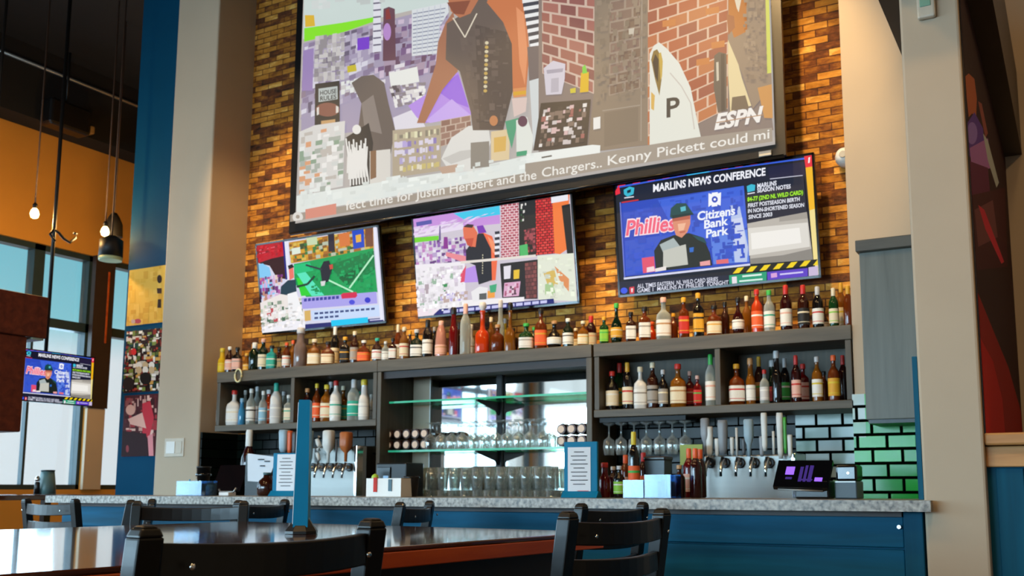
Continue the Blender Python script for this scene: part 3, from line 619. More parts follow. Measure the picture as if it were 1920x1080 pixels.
B.p('#241f1c', 1548, 40, 1642, 26, 1652, 345, 1555, 352).mosaic((1560, 60, 1600, 55, 1600, 150, 1560, 160), 4, 7, ['#e2ded8', '#3a5a38', '#241f1c'], .7).mosaic((1580, 200, 1640, 190, 1645, 320, 1585, 330), 4, 9, ['#a84a50', '#6a2a30'], .9).p('#50b868', 1556, 290, 1600, 280, 1605, 345, 1560, 348)
B.bricks((1640, 28, 1735, 14, 1750, 332, 1650, 342), 4, 22, ['#dc2c2c', '#c82020', '#e04038'], '#681414', .1)
B.p('#f27a34', 1733, 15, 1835, 0, 1815, 310, 1780, 335, 1750, 332).p('#14110f', 1785, 70, 1840, 58, 1862, 335, 1818, 335).line('#d8c040', 8, 1838, 60, 1860, 300)
B.p('#e2e6d4', 1655, 345, 1862, 328, 1885, 605, 1665, 585).p('#d8b860', 1690, 440, 1750, 420, 1770, 500, 1720, 520).p('#e09058', 1750, 400, 1830, 470, 1830, 540, 1780, 480).p('#a8c890', 1700, 500, 1740, 490, 1760, 560, 1700, 560)
B.p('#efeaf0', 985, 400, 1260, 380, 1270, 640, 1000, 690).mosaic((985, 420, 1250, 400, 1250, 640, 1000, 680), 11, 11, ['#e6e2e6', '#cfc4d0', '#f2f0f2', '#b0a0a8', '#dccfe0', '#9ab8a0'], .5)
B.p('#3a8f50', 1140, 505, 1170, 500, 1172, 540, 1145, 545).p('#b88fe6', 1265, 420, 1320, 400, 1345, 490, 1260, 495).mosaic((1130, 560, 1280, 540, 1280, 590, 1130, 610), 9, 3, ['#b8a8e0', '#d8cfe8', '#c0a8a0'])
B.p('#e88a94', 1268, 350, 1160, 328, 1158, 350, 1268, 388).p('#f06a40', 1340, 212, 1410, 240, 1442, 335, 1432, 480, 1392, 485, 1405, 380, 1390, 300).p('#f49468', 1385, 240, 1420, 270, 1440, 340, 1415, 330)
B.p('#1c1c28', 1268, 320, 1300, 270, 1335, 225, 1362, 225, 1405, 310, 1412, 480, 1340, 505, 1320, 400, 1270, 380)
B.p('#e2704e', 1250, 195, 1275, 180, 1305, 182, 1330, 222, 1320, 300, 1285, 295, 1255, 250).p('#3a2a28', 1250, 190, 1275, 174, 1310, 178, 1300, 195).p('#c85038', 1262, 255, 1310, 250, 1300, 300, 1275, 290).p('#7a30b0', 1325, 185, 1360, 180, 1380, 220, 1335, 225).p('#e04868', 1240, 450, 1270, 400, 1262, 490, 1240, 495)
for k in range(8): B.line('#d8cdae', 5, 1360, 340+k*14, 1360, 348+k*14)
for k in range(9): B.p('#e8e8f0' if k % 2 else '#2a2a38', 1424, 215+k*16, 1450, 211+k*16, 1452, 226+k*16, 1426, 230+k*16)
B.p('#e4dcd4', 1240, 378, 1650, 338, 1650, 352, 1240, 392).p('#1f1a1c', 1455, 390, 1660, 365, 1662, 580, 1470, 585).p('#e4dfe8', 1475, 405, 1515, 398, 1512, 470, 1478, 475).p('#e8c030', 1530, 425, 1562, 420, 1560, 470, 1530, 474).p('#dca8c8', 1480, 495, 1568, 485, 1560, 565, 1475, 572).mosaic((1485, 500, 1560, 492, 1555, 560, 1482, 566), 6, 5, ['#e6c8d8', '#b05878', '#5a3a48'], .7).bricks((1590, 385, 1655, 375, 1658, 575, 1600, 580), 3, 9, ['#8a4a48', '#6a3a3a'], '#4a2a2a')
B.p('#f0ecee', 1000, 640, 1280, 590, 1590, 570, 1590, 600, 1100, 660, 1005, 695).p('#eae8ea', 1300, 545, 1345, 515, 1392, 522, 1385, 590, 1310, 600).p('#5a5a5a', 1345, 555, 1385, 550, 1385, 585, 1345, 588).p('#f0a040', 1390, 540, 1430, 535, 1430, 575, 1390, 580).p('#40a878', 1400, 510, 1440, 500, 1435, 545, 1405, 550)
B.p('#1a1a72', 1130, 640, 1750, 578, 1755, 612, 1100, 695, 1098, 670)
for k in range(13): B.p('#c8c8f0', 1150+k*44, 648-k*4.8, 1186+k*44, 644-k*4.8, 1186+k*44, 660-k*4.8, 1150+k*44, 664-k*4.8)
B.p('#f0e2ea', 1005, 640, 1130, 640, 1098, 670, 1100, 700, 1005, 700).p('#e8e8f0', 1730, 25, 1822, 10, 1824, 42, 1732, 58)
B.grain('#e6e2e6', (990, 420, 1255, 395, 1262, 630, 1005, 675), 22, 18, .35, .12).grain('#dfe4d0', (1665, 360, 1850, 345, 1870, 590, 1675, 575), 10, 16, .35, .08).grain('#d8c0e4', (985, 190, 1430, 110, 1250, 190, 985, 240), 18, 5, .5, .08)
television('middle wall television showing a man in a black tank top', [(770, 408), (1070, 360), (1087, 567), (785, 598)], B, 5.86, .11)

# left television: split picture with a green playing field
D = Art([(480, 461), (713, 425), (723, 600), (496, 625)]).crop(*C5)
D.raw([(0, 0), (1, 0), (1, 1), (0, 1)], '#d6d6ea')
D.p('#c01a28', 105, 285, 268, 255, 290, 480, 230, 470, 190, 405, 118, 390).p('#34080e', 118, 392, 200, 365, 270, 350, 290, 480, 230, 470, 190, 405).line('#e06070', 6, 130, 320, 220, 300).line('#e06070', 5, 130, 338, 200, 322)
D.p('#84c8f2', 116, 400, 150, 392, 190, 415, 222, 560, 132, 580).mosaic((132, 470, 265, 450, 270, 590, 140, 610), 9, 7, ['#b04898', '#d8b0d8', '#7a3080', '#e8c8b8', '#c08878', '#503060'], .85)
D.p('#e6e6f6', 268, 258, 296, 252, 304, 480, 282, 490).p('#1a1880', 262, 262, 272, 258, 292, 480, 282, 482)
D.p('#c8902a', 298, 275, 770, 178, 772, 318, 312, 392).mosaic((298, 285, 770, 185, 772, 312, 312, 388), 22, 7, ['#d8a028', '#8a5a18', '#3a7a38', '#b8c0a8', '#a86a20', '#d8b850', '#40502a'], .9)
D.p('#c8d8b0', 400, 250, 460, 240, 462, 285, 405, 292).p('#dce8d8', 318, 310, 365, 300, 368, 335, 320, 345).p('#2048c4', 655, 205, 720, 190, 724, 300, 662, 312).p('#e8b040', 675, 235, 705, 228, 706, 270, 678, 276).p('#d87838', 580, 230, 640, 215, 645, 290, 588, 300).p('#2a2030', 520, 215, 555, 210, 560, 320, 525, 328).p('#7a4a30', 728, 190, 770, 180, 772, 295, 730, 300)
D.p('#0b9e52', 330, 395, 772, 305, 790, 545, 400, 575, 335, 500).p('#077a3e', 520, 400, 775, 320, 780, 420, 640, 520).p('#056030', 580, 470, 700, 400, 720, 430, 620, 510).p('#2ad02a', 345, 470, 400, 480, 430, 565, 372, 570).p('#58e4bc', 345, 445, 385, 425, 500, 565, 430, 570).p('#18c078', 330, 400, 420, 385, 440, 430, 340, 450)
D.grain('#0a9450', (420, 400, 765, 320, 780, 530, 430, 560), 26, 16, .35, .14)
D.line('#b8f0c8', 9, 640, 525, 775, 345).line('#b8f0c8', 9, 500, 470, 660, 545)
D.p('#171728', 480, 420, 500, 380, 530, 375, 548, 420, 525, 490, 492, 505).line('#22303a', 10, 400, 400, 490, 425).p('#c84838', 530, 400, 550, 395, 552, 420, 535, 424).p('#d8d8d8', 482, 490, 510, 486, 505, 512, 486, 515).line('#123a28', 12, 350, 520, 410, 505, 450, 460)
D.p('#ef7464', 305, 415, 330, 405, 335, 470, 310, 485).p('#1a1014', 300, 405, 325, 395, 335, 412, 306, 425).p('#1a3848', 262, 520, 300, 485, 345, 480, 352, 580, 258, 590)
D.p('#ece4e0', 140, 610, 260, 560, 390, 580, 395, 700, 160, 785).mosaic((145, 610, 380, 580, 390, 740, 158, 778), 12, 9, ['#f0f0f0', '#b8c8b0', '#d8a8a0', '#8a9a88', '#e8e0d8', '#c04850', '#507058'], .6).p('#f2f2f4', 300, 560, 350, 545, 395, 690, 310, 700)
D.p('#aaa2ea', 378, 580, 788, 543, 792, 605, 382, 640).p('#d4204e', 595, 562, 605, 552, 680, 545, 684, 565, 675, 576, 600, 582)
for k in range(9): D.p('#3a3a9a', 392+k*22, 584-k*2, 408+k*22, 582-k*2, 408+k*22, 598-k*2, 392+k*22, 600-k*2)
D.ell('#4848d8', 655, 600, 16, 13).ell('#3030c8', 740, 588, 16, 15)
D.p('#c8daf8', 430, 650, 805, 612, 808, 672, 440, 702)
for j in range(2):
    for k in range([12, 5][j]): D.p('#3a4a80', 450+k*28, 658+j*24-k*2.6, 470+k*28, 656+j*24-k*2.6, 470+k*28, 667+j*24-k*2.6, 450+k*28, 669+j*24-k*2.6)
D.p('#d8b060', 395, 650, 428, 645, 430, 700, 398, 705).p('#20206a', 392, 722, 828, 680, 830, 702, 398, 752).p('#10c6f2', 540, 698, 740, 678, 742, 722, 544, 742).line('#c8c8e8', 6, 750, 695, 825, 688).p('#e8e8f8', 778, 178, 800, 172, 832, 690, 806, 692).p('#f0eef4', 150, 740, 300, 700, 400, 705, 400, 755, 155, 790)
D.grain('#b01824', (120, 300, 260, 275, 270, 340, 125, 380), 12, 8, .5, .2).grain('#e4e0e0', (150, 630, 385, 600, 390, 730, 160, 770), 16, 14, .35, .12)
television('left wall television showing a green playing field', [(478, 458), (715, 422), (725, 603), (493, 628)], D, 5.86, .12)

# right television: news conference
def news(E):
    E.raw([(0, 0), (1, 0), (1, 1), (0, 1)], '#0d1020')
    E.p('#120c14', 80, 215, 1050, 65, 1052, 95, 84, 245)
    for k in range(13): E.p('#e8243a', 105+k*72, 196-k*11, 140+k*72, 191-k*11, 138+k*72, 205-k*11, 100+k*72, 211-k*11)
    E.line('#3a62e0', 9, 100, 215, 450, 155).line('#40b8f0', 12, 440, 156, 560, 138).line('#3a62e0', 9, 550, 140, 1025, 82)
    E.p('#e8243a', 1018, 72, 1060, 62, 1066, 122, 1026, 128).p('#f4f0f0', 1040, 78, 1048, 76, 1046, 104, 1038, 106).p('#f2b616', 1026, 128, 1064, 122, 1084, 330, 1046, 340).p('#f0dc90', 1046, 340, 1084, 330, 1104, 660, 1070, 600).p('#e8243a', 78, 235, 108, 200, 118, 245, 84, 255)
    E.p('#11122a', 112, 222, 1018, 98, 1024, 165, 122, 290).p('#1c1638', 840, 122, 1018, 98, 1024, 165, 850, 190).line('#d02838', 6, 122, 290, 205, 278).line('#c8c8d8', 4, 850, 182, 1012, 166)
    E.text('#f2f2fa', 'MARLINS NEWS CONFERENCE', 276, 240, 828, 163, 37, .03)
    E.p('#38b8d2', 132, 228, 160, 212, 184, 218, 180, 250, 150, 262, 134, 250).p('#0a1a2c', 148, 232, 168, 224, 166, 240, 150, 246).line('#e8e8f0', 5, 135, 268, 182, 262)
    E.p('#2a48bc', 120, 295, 722, 214, 755, 598, 142, 655).p('#3c62d8', 300, 280, 722, 214, 740, 420, 420, 500).p('#3656c8', 140, 480, 420, 440, 420, 600, 145, 650)
    E.p('#5a80e0', 560, 460, 740, 430, 752, 590, 575, 600).p('#b8c6ea', 655, 312, 700, 304, 745, 520, 740, 590, 680, 592).p('#ccd4ee', 660, 380, 715, 370, 735, 520, 690, 530)
    E.grain('#3050c4', (130, 310, 715, 235, 735, 580, 150, 640), 24, 18, .4, .06)
    E.text('#f6dce4', 'Phillies', 142, 455, 392, 428, 76, .07, .15).text('#f0607c', 'Phillies', 146, 453, 388, 428, 72, .025, .15)
    E.p('#f2f4fa', 550, 250, 566, 255, 566, 248, 596, 245, 596, 252, 612, 246, 610, 312, 594, 306, 594, 314, 566, 317, 566, 308, 550, 318).ell('#2a48bc', 581, 281, 15, 16).ell('#f2f4fa', 581, 281, 6, 6)
    E.text('#eef2fa', 'Citizens', 496, 384, 682, 356, 42, .03).text('#eef2fa', 'Bank', 530, 424, 648, 405, 40, .03).text('#eef2fa', 'Park', 540, 470, 650, 452, 40, .03)
    E.p('#17211f', 285, 530, 318, 478, 380, 455, 455, 445, 525, 468, 560, 545, 572, 606, 295, 632).p('#a8b4b4', 312, 500, 380, 468, 420, 520, 330, 540).p('#c3c4ba', 330, 530, 440, 500, 452, 600, 330, 615).p('#1a4a52', 470, 455, 530, 470, 545, 500, 500, 480).p('#2a6ac8', 458, 518, 480, 514, 478, 538, 460, 540)
    E.p('#dc8e70', 372, 372, 462, 356, 462, 400, 448, 440, 420, 468, 392, 455, 380, 420).p('#b8604a', 372, 372, 462, 356, 460, 376, 376, 388).p('#f0b898', 400, 400, 440, 395, 430, 430, 405, 435).p('#c06850', 408, 437, 440, 432, 436, 442, 412, 446)
    E.p('#0c4648', 362, 366, 366, 322, 395, 298, 440, 298, 462, 330, 478, 352, 462, 358, 376, 372).p('#073032', 370, 358, 462, 346, 480, 354, 376, 373).p('#58b8c8', 412, 318, 438, 312, 440, 334, 416, 340)
    E.p('#e2506e', 225, 565, 285, 558, 292, 632, 232, 640).p('#f4d8dc', 250, 612, 285, 606, 290, 630, 250, 636).p('#e8e0dc', 290, 618, 345, 606, 345, 626, 292, 634).p('#e8a0a0', 510, 588, 560, 580, 562, 604, 512, 608).p('#e06a70', 590, 580, 650, 574, 652, 596, 592, 600)
    E.line('#d6d8f0', 10, 138, 665, 758, 604).line('#6a78d0', 6, 118, 290, 142, 660)
    E.p('#10152e', 728, 212, 1018, 172, 1036, 348, 742, 402)
    E.p('#38b8d2', 738, 218, 760, 208, 780, 212, 778, 240, 742, 248).line('#e8e8f0', 5, 742, 256, 778, 250)
    E.text('#e6e8f4', 'MARLINS', 790, 228, 885, 214, 22, .03).text('#e6e8f4', 'SEASON NOTES', 790, 250, 955, 230, 20, .03).p('#1e3a10', 738, 272, 1020, 240, 1022, 262, 740, 300).text('#a4f020', '84-77 (2ND NL WILD CARD)', 742, 293, 1016, 260, 20, .03)
    E.text('#dfe2ee', 'FIRST POSTSEASON BERTH', 745, 323, 1000, 293, 19, .03).text('#dfe2ee', 'IN NON-SHORTENED SEASON', 745, 350, 1022, 322, 19, .03).text('#dfe2ee', 'SINCE 2003', 748, 380, 865, 366, 19, .03)
    E.p('#b9b3aa', 742, 402, 1036, 348, 1068, 585, 760, 602).p('#dcd8d0', 745, 425, 1040, 400, 1052, 520, 752, 560).p('#efece6', 760, 450, 1000, 425, 1010, 500, 765, 530).p('#8a857e', 760, 575, 920, 560, 1060, 530, 1068, 585, 760, 602).p('#a09a92', 900, 372, 1036, 348, 1040, 380, 900, 395)
    E.p('#141408', 665, 622, 1092, 582, 1094, 610, 668, 650)
    for k in range(7): E.p('#f2d204', 672+k*66, 648-k*6, 696+k*66, 620-k*6, 728+k*66, 617-k*6, 704+k*66, 645-k*6)
    E.p('#141a34', 115, 680, 655, 655, 655, 705, 125, 745).p('#1c9c74', 655, 656, 840, 640, 840, 692, 657, 706).p('#5c3cc4', 842, 642, 1042, 625, 1044, 674, 844, 690).p('#c8b8d8', 1046, 622, 1092, 616, 1096, 664, 1048, 670).p('#e8e0e8', 668, 664, 692, 662, 694, 695, 670, 698).line('#d8f0e8', 9, 720, 662, 815, 654).line('#d8f0e8', 8, 705, 686, 820, 677).line('#d0c8f4', 8, 905, 655, 1020, 645).p('#d8a0d8', 860, 650, 890, 646, 892, 668, 862, 672)
    E.text('#e2e4f4', 'ALL TIMES EASTERN  NL WILD CARD SERIES', 205, 713, 600, 683, 20, .01).text('#e2e4f4', 'GAME 1  MARLINS AT PHILLIES  TONIGHT', 205, 735, 652, 700, 20, .01)
    E.ell('#3a58e8', 140, 724, 17, 15).p('#d83a48', 166, 708, 190, 705, 190, 738, 168, 742).p('#f0e0e4', 174, 714, 184, 713, 182, 732, 176, 733)
    return E
E_ = news(Art([(1154, 349), (1521, 295), (1536, 521), (1165, 553)]).crop(*C6))
television('right wall television showing a news conference', [(1150, 345), (1525, 290), (1540, 525), (1160, 558)], E_, 5.86, .07)

# far television in the side hall, same programme, on a pole from the ceiling
XV = -7.6
a = atX(42, 652, XV); b = atX(178, 666, XV); c = atX(40, 752, XV)
w = b.y-a.y; h = a.z-c.z
t = thing('television', 'television on a ceiling pole in the side hall by the windows', 'television', (XV, (a.y+b.y)/2, (a.z+c.z)/2), PI/2)
tv_parts(t, w, h, E_, .008)
p = atX(97, 640, XV)
obj('ceiling_pole', MB().tube([(p.y-t.location.y, .07, -.1), (p.y-t.location.y, .07, 5.55-t.location.z)], .016), M_iron, t, local=True)

# ------------------------------------------------------------------ bottles
# unit bottle: width 1, height 1.  (r, z, squareness) rings of the body; neck top at z = .9, cap above
SHAPES = {
 'round':  [(.40, 0, 2), (.48, .015, 2), (.5, .04, 2), (.5, .56, 2), (.46, .64, 2), (.30, .71, 2), (.19, .76, 2), (.17, .89, 2), (.19, .895, 2), (.19, .92, 2)],
 'wine':   [(.42, 0, 2), (.5, .02, 2), (.5, .60, 2), (.46, .67, 2), (.30, .75, 2), (.20, .80, 2), (.18, .90, 2), (.20, .905, 2), (.20, .92, 2)],
 'square': [(.40, 0, 7), (.44, .02, 7), (.44, .60, 7), (.42, .65, 6), (.26, .71, 3), (.17, .74, 2), (.16, .88, 2), (.19, .89, 2), (.19, .92, 2)],
 'squat':  [(.42, 0, 4), (.5, .03, 4), (.5, .52, 4), (.47, .60, 3), (.26, .68, 2), (.16, .72, 2), (.15, .86, 2), (.18, .87, 2), (.18, .92, 2)],
 'orb':    [(.30, 0, 2), (.42, .04, 2), (.5, .2, 2), (.5, .38, 2), (.40, .52, 2), (.22, .62, 2), (.15, .68, 2), (.14, .88, 2), (.17, .89, 2), (.17, .92, 2)],
 'cone':   [(.48, 0, 2), (.5, .03, 2), (.5, .3, 2), (.47, .5, 2), (.40, .68, 2), (.28, .82, 2), (.22, .88, 2), (.20, .92, 2)],
 'slim':   [(.42, 0, 2), (.5, .02, 2), (.5, .5, 2), (.42, .58, 2), (.30, .64, 2), (.26, .9, 2), (.28, .92, 2)],
 'decanter': [(.44, 0, 5), (.5, .03, 5), (.48, .36, 5), (.40, .43, 3), (.20, .48, 2), (.16, .56, 2), (.16, .78, 2), (.20, .80, 2), (.20, .84, 2)],
}
LABZ = {'round': (.12, .50), 'wine': (.12, .48), 'square': (.13, .54), 'squat': (.10, .47), 'orb': (.16, .40), 'cone': (.08, .34), 'slim': (.10, .42), 'decanter': (.07, .30)}
def gmat(name, col, tr=.0, rough=.06):
    if name in MATS: return MATS[name]
    m, nt, b = newmat(name); c = hexc(col); b.inputs['Base Color'].default_value = c; b.inputs['Roughness'].default_value = rough
    b.inputs['Specular IOR Level'].default_value = .6
    if tr:      # thin coloured glass over its contents
        out = nt.nodes['Material Output']; t = nt.nodes.new('ShaderNodeBsdfTransparent'); t.inputs[0].default_value = c
        mx = nt.nodes.new('ShaderNodeMixShader'); lw = nt.nodes.new('ShaderNodeLayerWeight'); lw.inputs[0].default_value = .4; mr = nt.nodes.new('ShaderNodeMapRange')
        mr.inputs['To Min'].default_value = tr; mr.inputs['To Max'].default_value = .1
        nt.links.new(lw.outputs['Facing'], mr.inputs[0]); nt.links.new(mr.outputs[0], mx.inputs[0]); nt.links.new(b.outputs[0], mx.inputs[1]); nt.links.new(t.outputs[0], mx.inputs[2]); nt.links.new(mx.outputs[0], out.inputs[0])
    return m
GL = {'clear': ('#cfd6d0', .72), 'amber': ('#6a2c08', .22), 'gold': ('#8a5212', .28), 'brown': ('#34140a', .15), 'black': ('#100c0c', 0), 'green': ('#123f1a', .2), 'darkgreen': ('#081d0f', .1),
      'teal': ('#2a9a98', .1), 'red': ('#640a0c', .15), 'pink': ('#b07a6c', 0), 'mauve': ('#7a6862', .1), 'yellow': ('#d8b020', .1), 'white': ('#d8d8d4', 0), 'blue': ('#3a8ab8', .2), 'orange': ('#c83c0c', .2), 'darkred': ('#2e0708', .1), 'purple': ('#2a1838', .1)}
GLN = {'clear': 'clear', 'amber': 'amber', 'gold': 'golden', 'brown': 'brown', 'black': 'black', 'green': 'green', 'darkgreen': 'dark green', 'teal': 'teal', 'red': 'red', 'pink': 'pink', 'mauve': 'mauve frosted', 'yellow': 'yellow', 'white': 'white', 'blue': 'blue', 'orange': 'orange', 'darkred': 'dark red', 'purple': 'purple black'}
LC = {'white': '#e4e4de', 'cream': '#e2d6b8', 'gold': '#d8a028', 'red': '#c42a22', 'orange': '#e8602a', 'green': '#3ab04a', 'teal': '#2aa890', 'black': '#16120f', 'grey': '#9a948c', 'pink': '#e0b0a0', 'yellow': '#d8c030', 'blue': '#8ab8d0', 'tan': '#b88a5a', 'silver': '#c8c8c8', 'lime': '#8ac840'}
SHN = {'round': 'round', 'wine': 'wine-shaped', 'square': 'square', 'squat': 'squat', 'orb': 'bulbous', 'cone': 'conical', 'slim': 'slim', 'decanter': 'decanter-like'}
_bm = {}
AVOID = [xl0+.02, xd1, xl1-.02, xr0+.02, xd2, xr1-.02]
def body_mesh(sh, g):
    k = (sh, g)
    if k not in _bm:
        P = SHAPES[sh]; _bm[k] = MB().lathe([(r, z) for r, z, q in P], n=20, sq=[q for r, z, q in P]).mesh('bottle_glass', gmat('glass_'+g, GL[g][0], GL[g][1]))
    return _bm[k]
def radius_at(sh, z):
    P = SHAPES[sh]
    for a, b in zip(P, P[1:]):
        if a[1] <= z <= b[1]:
            t = (z-a[1])/(b[1]-a[1]+1e-9); return a[0]*(1-t)+b[0]*t, a[2]
    return P[-1][0], 2
def label_mesh(sh, l, l2):
    k = (sh, 'L', l, l2)
    if k not in _bm:
        a, b = LABZ[sh]; mp = [0, .14, .18, .46, .50, .70, .80, .92, 1]; zs = [a+(b-a)*q for q in mp]
        q = [radius_at(sh, z) for z in zs]
        _bm[k] = MB().lathe([(r[0]*1.025, z) for r, z in zip(q, zs)], n=20, sq=[r[1] for r in q], mis=[0, 1, 0, 0, 0, 1, 0, 0, 0], cap0=False, cap1=False).mesh('bottle_label', [mat('label_'+l, LC[l], .6, noise=.06, nscale=30), mat('label_'+l2, LC[l2], .6, noise=.06, nscale=30)])
    return _bm[k]
def cap_mesh(sh, c):
    k = (sh, 'C', c)
    if k not in _bm:
        r, top = SHAPES[sh][-1][0], SHAPES[sh][-1][1]
        if sh == 'decanter': pr = [(.15, .84), (.15, .87), (.26, .90), (.28, .95), (.2, 1.0)]
        elif sh in ('wine', 'slim', 'cone'): pr = [(r*1.12, .80 if sh == 'wine' else .86), (r*1.12, .97), (r*.95, 1.0)]
        else: pr = [(r*1.15, .88), (r*1.2, .90), (r*1.2, .985), (r*1.0, 1.0)]
        _bm[k] = MB().lathe(pr, n=16).mesh('bottle_cap', mat('cap_'+c, LC[c], .4))
    return _bm[k]
ORD = 'first second third fourth fifth sixth seventh eighth ninth tenth eleventh twelfth thirteenth fourteenth fifteenth sixteenth seventeenth eighteenth nineteenth twentieth'.split()
def bottle_row(rows, crop, zbase, sections, group, y0=5.70, zmax=9, used=None):
    """rows: (x centre, y top, width, shape, glass, cap, label, second label colour) in the crop's pixels"""
    ox, oy, k = crop; placed = used if used is not None else []
    for (xc, yt, wd, sh, g, c, l, l2) in rows:
        for Y in (y0, y0+.125, y0+.235):
            px, py = ox+xc/k, oy+yt/k; a = atY(px, py, Y); w = (atY(px+wd/k/2, py, Y)-atY(px-wd/k/2, py, Y)).length*.95
            w = min(max(w, .055), .125)
            for dx in AVOID:      # keep clear of the shelf dividers
                if zmax < 9 and abs(a.x-dx) < w/2+.022: a.x = dx+math.copysign(w/2+.022, a.x-dx)
            if all(abs(a.x-q[0]) > (w+q[2])/2+.002 or abs(Y-q[1]) > (w+q[2])/2 for q in placed): break
        h = min(max(a.z-zbase, .15), zmax-zbase-.01)
        placed.append((a.x, Y, w, px))
        o = bpy.data.objects.new('liquor_bottle', body_mesh(sh, g)); COL.objects.link(o); o.location = (a.x, Y, zbase); o.scale = (w, w, h); o.rotation_euler = (0, 0, AZ*.9)
        if sh != 'decanter' or True:
            q = bpy.data.objects.new('cap', cap_mesh(sh, c)); COL.objects.link(q); q.parent = o
        if l:
            q = bpy.data.objects.new('label', label_mesh(sh, l, l2)); COL.objects.link(q); q.parent = o
        BOT.append((px, o, sh, g, c, l, group, sections))
BOT = []
def name_bottles(bots):
    """word each bottle: its look, then its place in its stretch of shelf"""
    cnt = {}
    for (px, o, sh, g, c, l, group, sections) in sorted(bots, key=lambda q: q[0]):
        sec = [n for lim, n in sections if px <= lim][0]; k = cnt.get(sec, 0); cnt[sec] = k+1
        look = '%s %s bottle' % (GLN[g], SHN[sh]) + (', %s label, %s cap' % (l, c) if l else ', %s cap' % c)
        tag(o, '%s, %s %s' % (look, ORD[k], sec), 'bottle', group)

S1 = (390, 600, 4.697); S2 = (690, 540, 4.364); S3 = (1100, 520, 3.692)
TOPS = [(505, 'from left end of top shelf'), (730, 'from left under the left television'), (790, 'between the left and middle televisions'), (1092, 'from left under the middle television'), (1150, 'left of the right television'), (1545, 'from left under the right television'), (1700, 'from left at right end of shelf')]
used = []
T1 = [(130, 250, 55, 'slim', 'yellow', 'yellow', 'yellow', 'gold'), (195, 235, 58, 'round', 'brown', 'white', 'pink', 'white'), (262, 240, 66, 'square', 'black', 'black', 'pink', 'grey'), (345, 300, 50, 'slim', 'gold', 'gold', 'gold', 'cream'),
 (415, 200, 78, 'wine', 'darkgreen', 'white', '', ''), (490, 165, 66, 'round', 'darkgreen', 'pink', 'cream', 'grey'), (565, 225, 70, 'square', 'teal', 'black', 'teal', 'white'), (628, 245, 64, 'square', 'brown', 'black', 'white', 'blue'), (695, 200, 58, 'round', 'amber', 'orange', 'white', 'orange'), (750, 180, 54, 'round', 'gold', 'orange', '', ''),
 (820, 70, 90, 'slim', 'mauve', 'silver', '', ''), (940, 170, 86, 'squat', 'gold', 'cream', 'cream', 'white'), (1060, 190, 88, 'squat', 'amber', 'black', 'cream', 'tan'), (1122, 60, 60, 'wine', 'black', 'white', 'cream', 'grey'), (1210, 150, 76, 'square', 'black', 'gold', 'black', 'gold'), (1295, 100, 66, 'round', 'brown', 'cream', 'grey', 'tan'), (1375, 180, 88, 'squat', 'amber', 'white', 'orange', 'gold'), (1492, 160, 76, 'round', 'brown', 'teal', 'white', 'red')]
T2 = [(145, 440, 48, 'round', 'clear', 'white', 'white', 'grey'), (205, 410, 60, 'square', 'darkred', 'black', 'white', 'pink'), (248, 300, 52, 'wine', 'amber', 'cream', 'white', 'grey'), (298, 320, 64, 'round', 'gold', 'cream', 'cream', 'red'), (345, 350, 50, 'round', 'brown', 'gold', '', ''), (400, 340, 82, 'squat', 'darkgreen', 'silver', 'white', 'black'), (490, 260, 72, 'wine', 'black', 'black', 'white', 'grey'), (545, 320, 48, 'round', 'black', 'grey', '', ''),
 (600, 270, 84, 'cone', 'pink', 'pink', 'pink', 'tan'), (703, 160, 66, 'slim', 'red', 'black', '', ''), (748, 280, 54, 'wine', 'brown', 'black', '', ''), (800, 130, 76, 'wine', 'clear', 'pink', '', ''), (842, 300, 44, 'slim', 'white', 'white', 'white', 'tan'), (940, 120, 104, 'decanter', 'orange', 'silver', '', ''), (1008, 240, 60, 'round', 'gold', 'cream', '', ''), (1062, 300, 92, 'squat', 'amber', 'brown' if False else 'tan', '', ''), (1086, 100, 44, 'slim', 'clear', 'silver', '', ''), (1122, 250, 60, 'square', 'yellow', 'silver', 'gold', 'yellow'), (1165, 120, 76, 'decanter', 'gold', 'black', '', ''), (1185, 330, 82, 'squat', 'brown', 'black', '', ''),
 (1295, 290, 108, 'squat', 'green', 'green', 'white', 'grey'), (1358, 320, 46, 'round', 'darkgreen', 'green', '', ''), (1415, 170, 92, 'squat', 'amber', 'black', 'orange', 'gold'), (1525, 270, 112, 'orb', 'black', 'tan', 'white', 'cream'), (1637, 250, 84, 'round', 'darkgreen', 'white', 'white', 'black'), (1700, 330, 46, 'round', 'gold', 'cream', 'cream', 'tan'), (1760, 270, 84, 'squat', 'gold', 'cream', 'cream', 'gold'), (1825, 230, 84, 'wine', 'darkred', 'red', 'white', 'pink')]
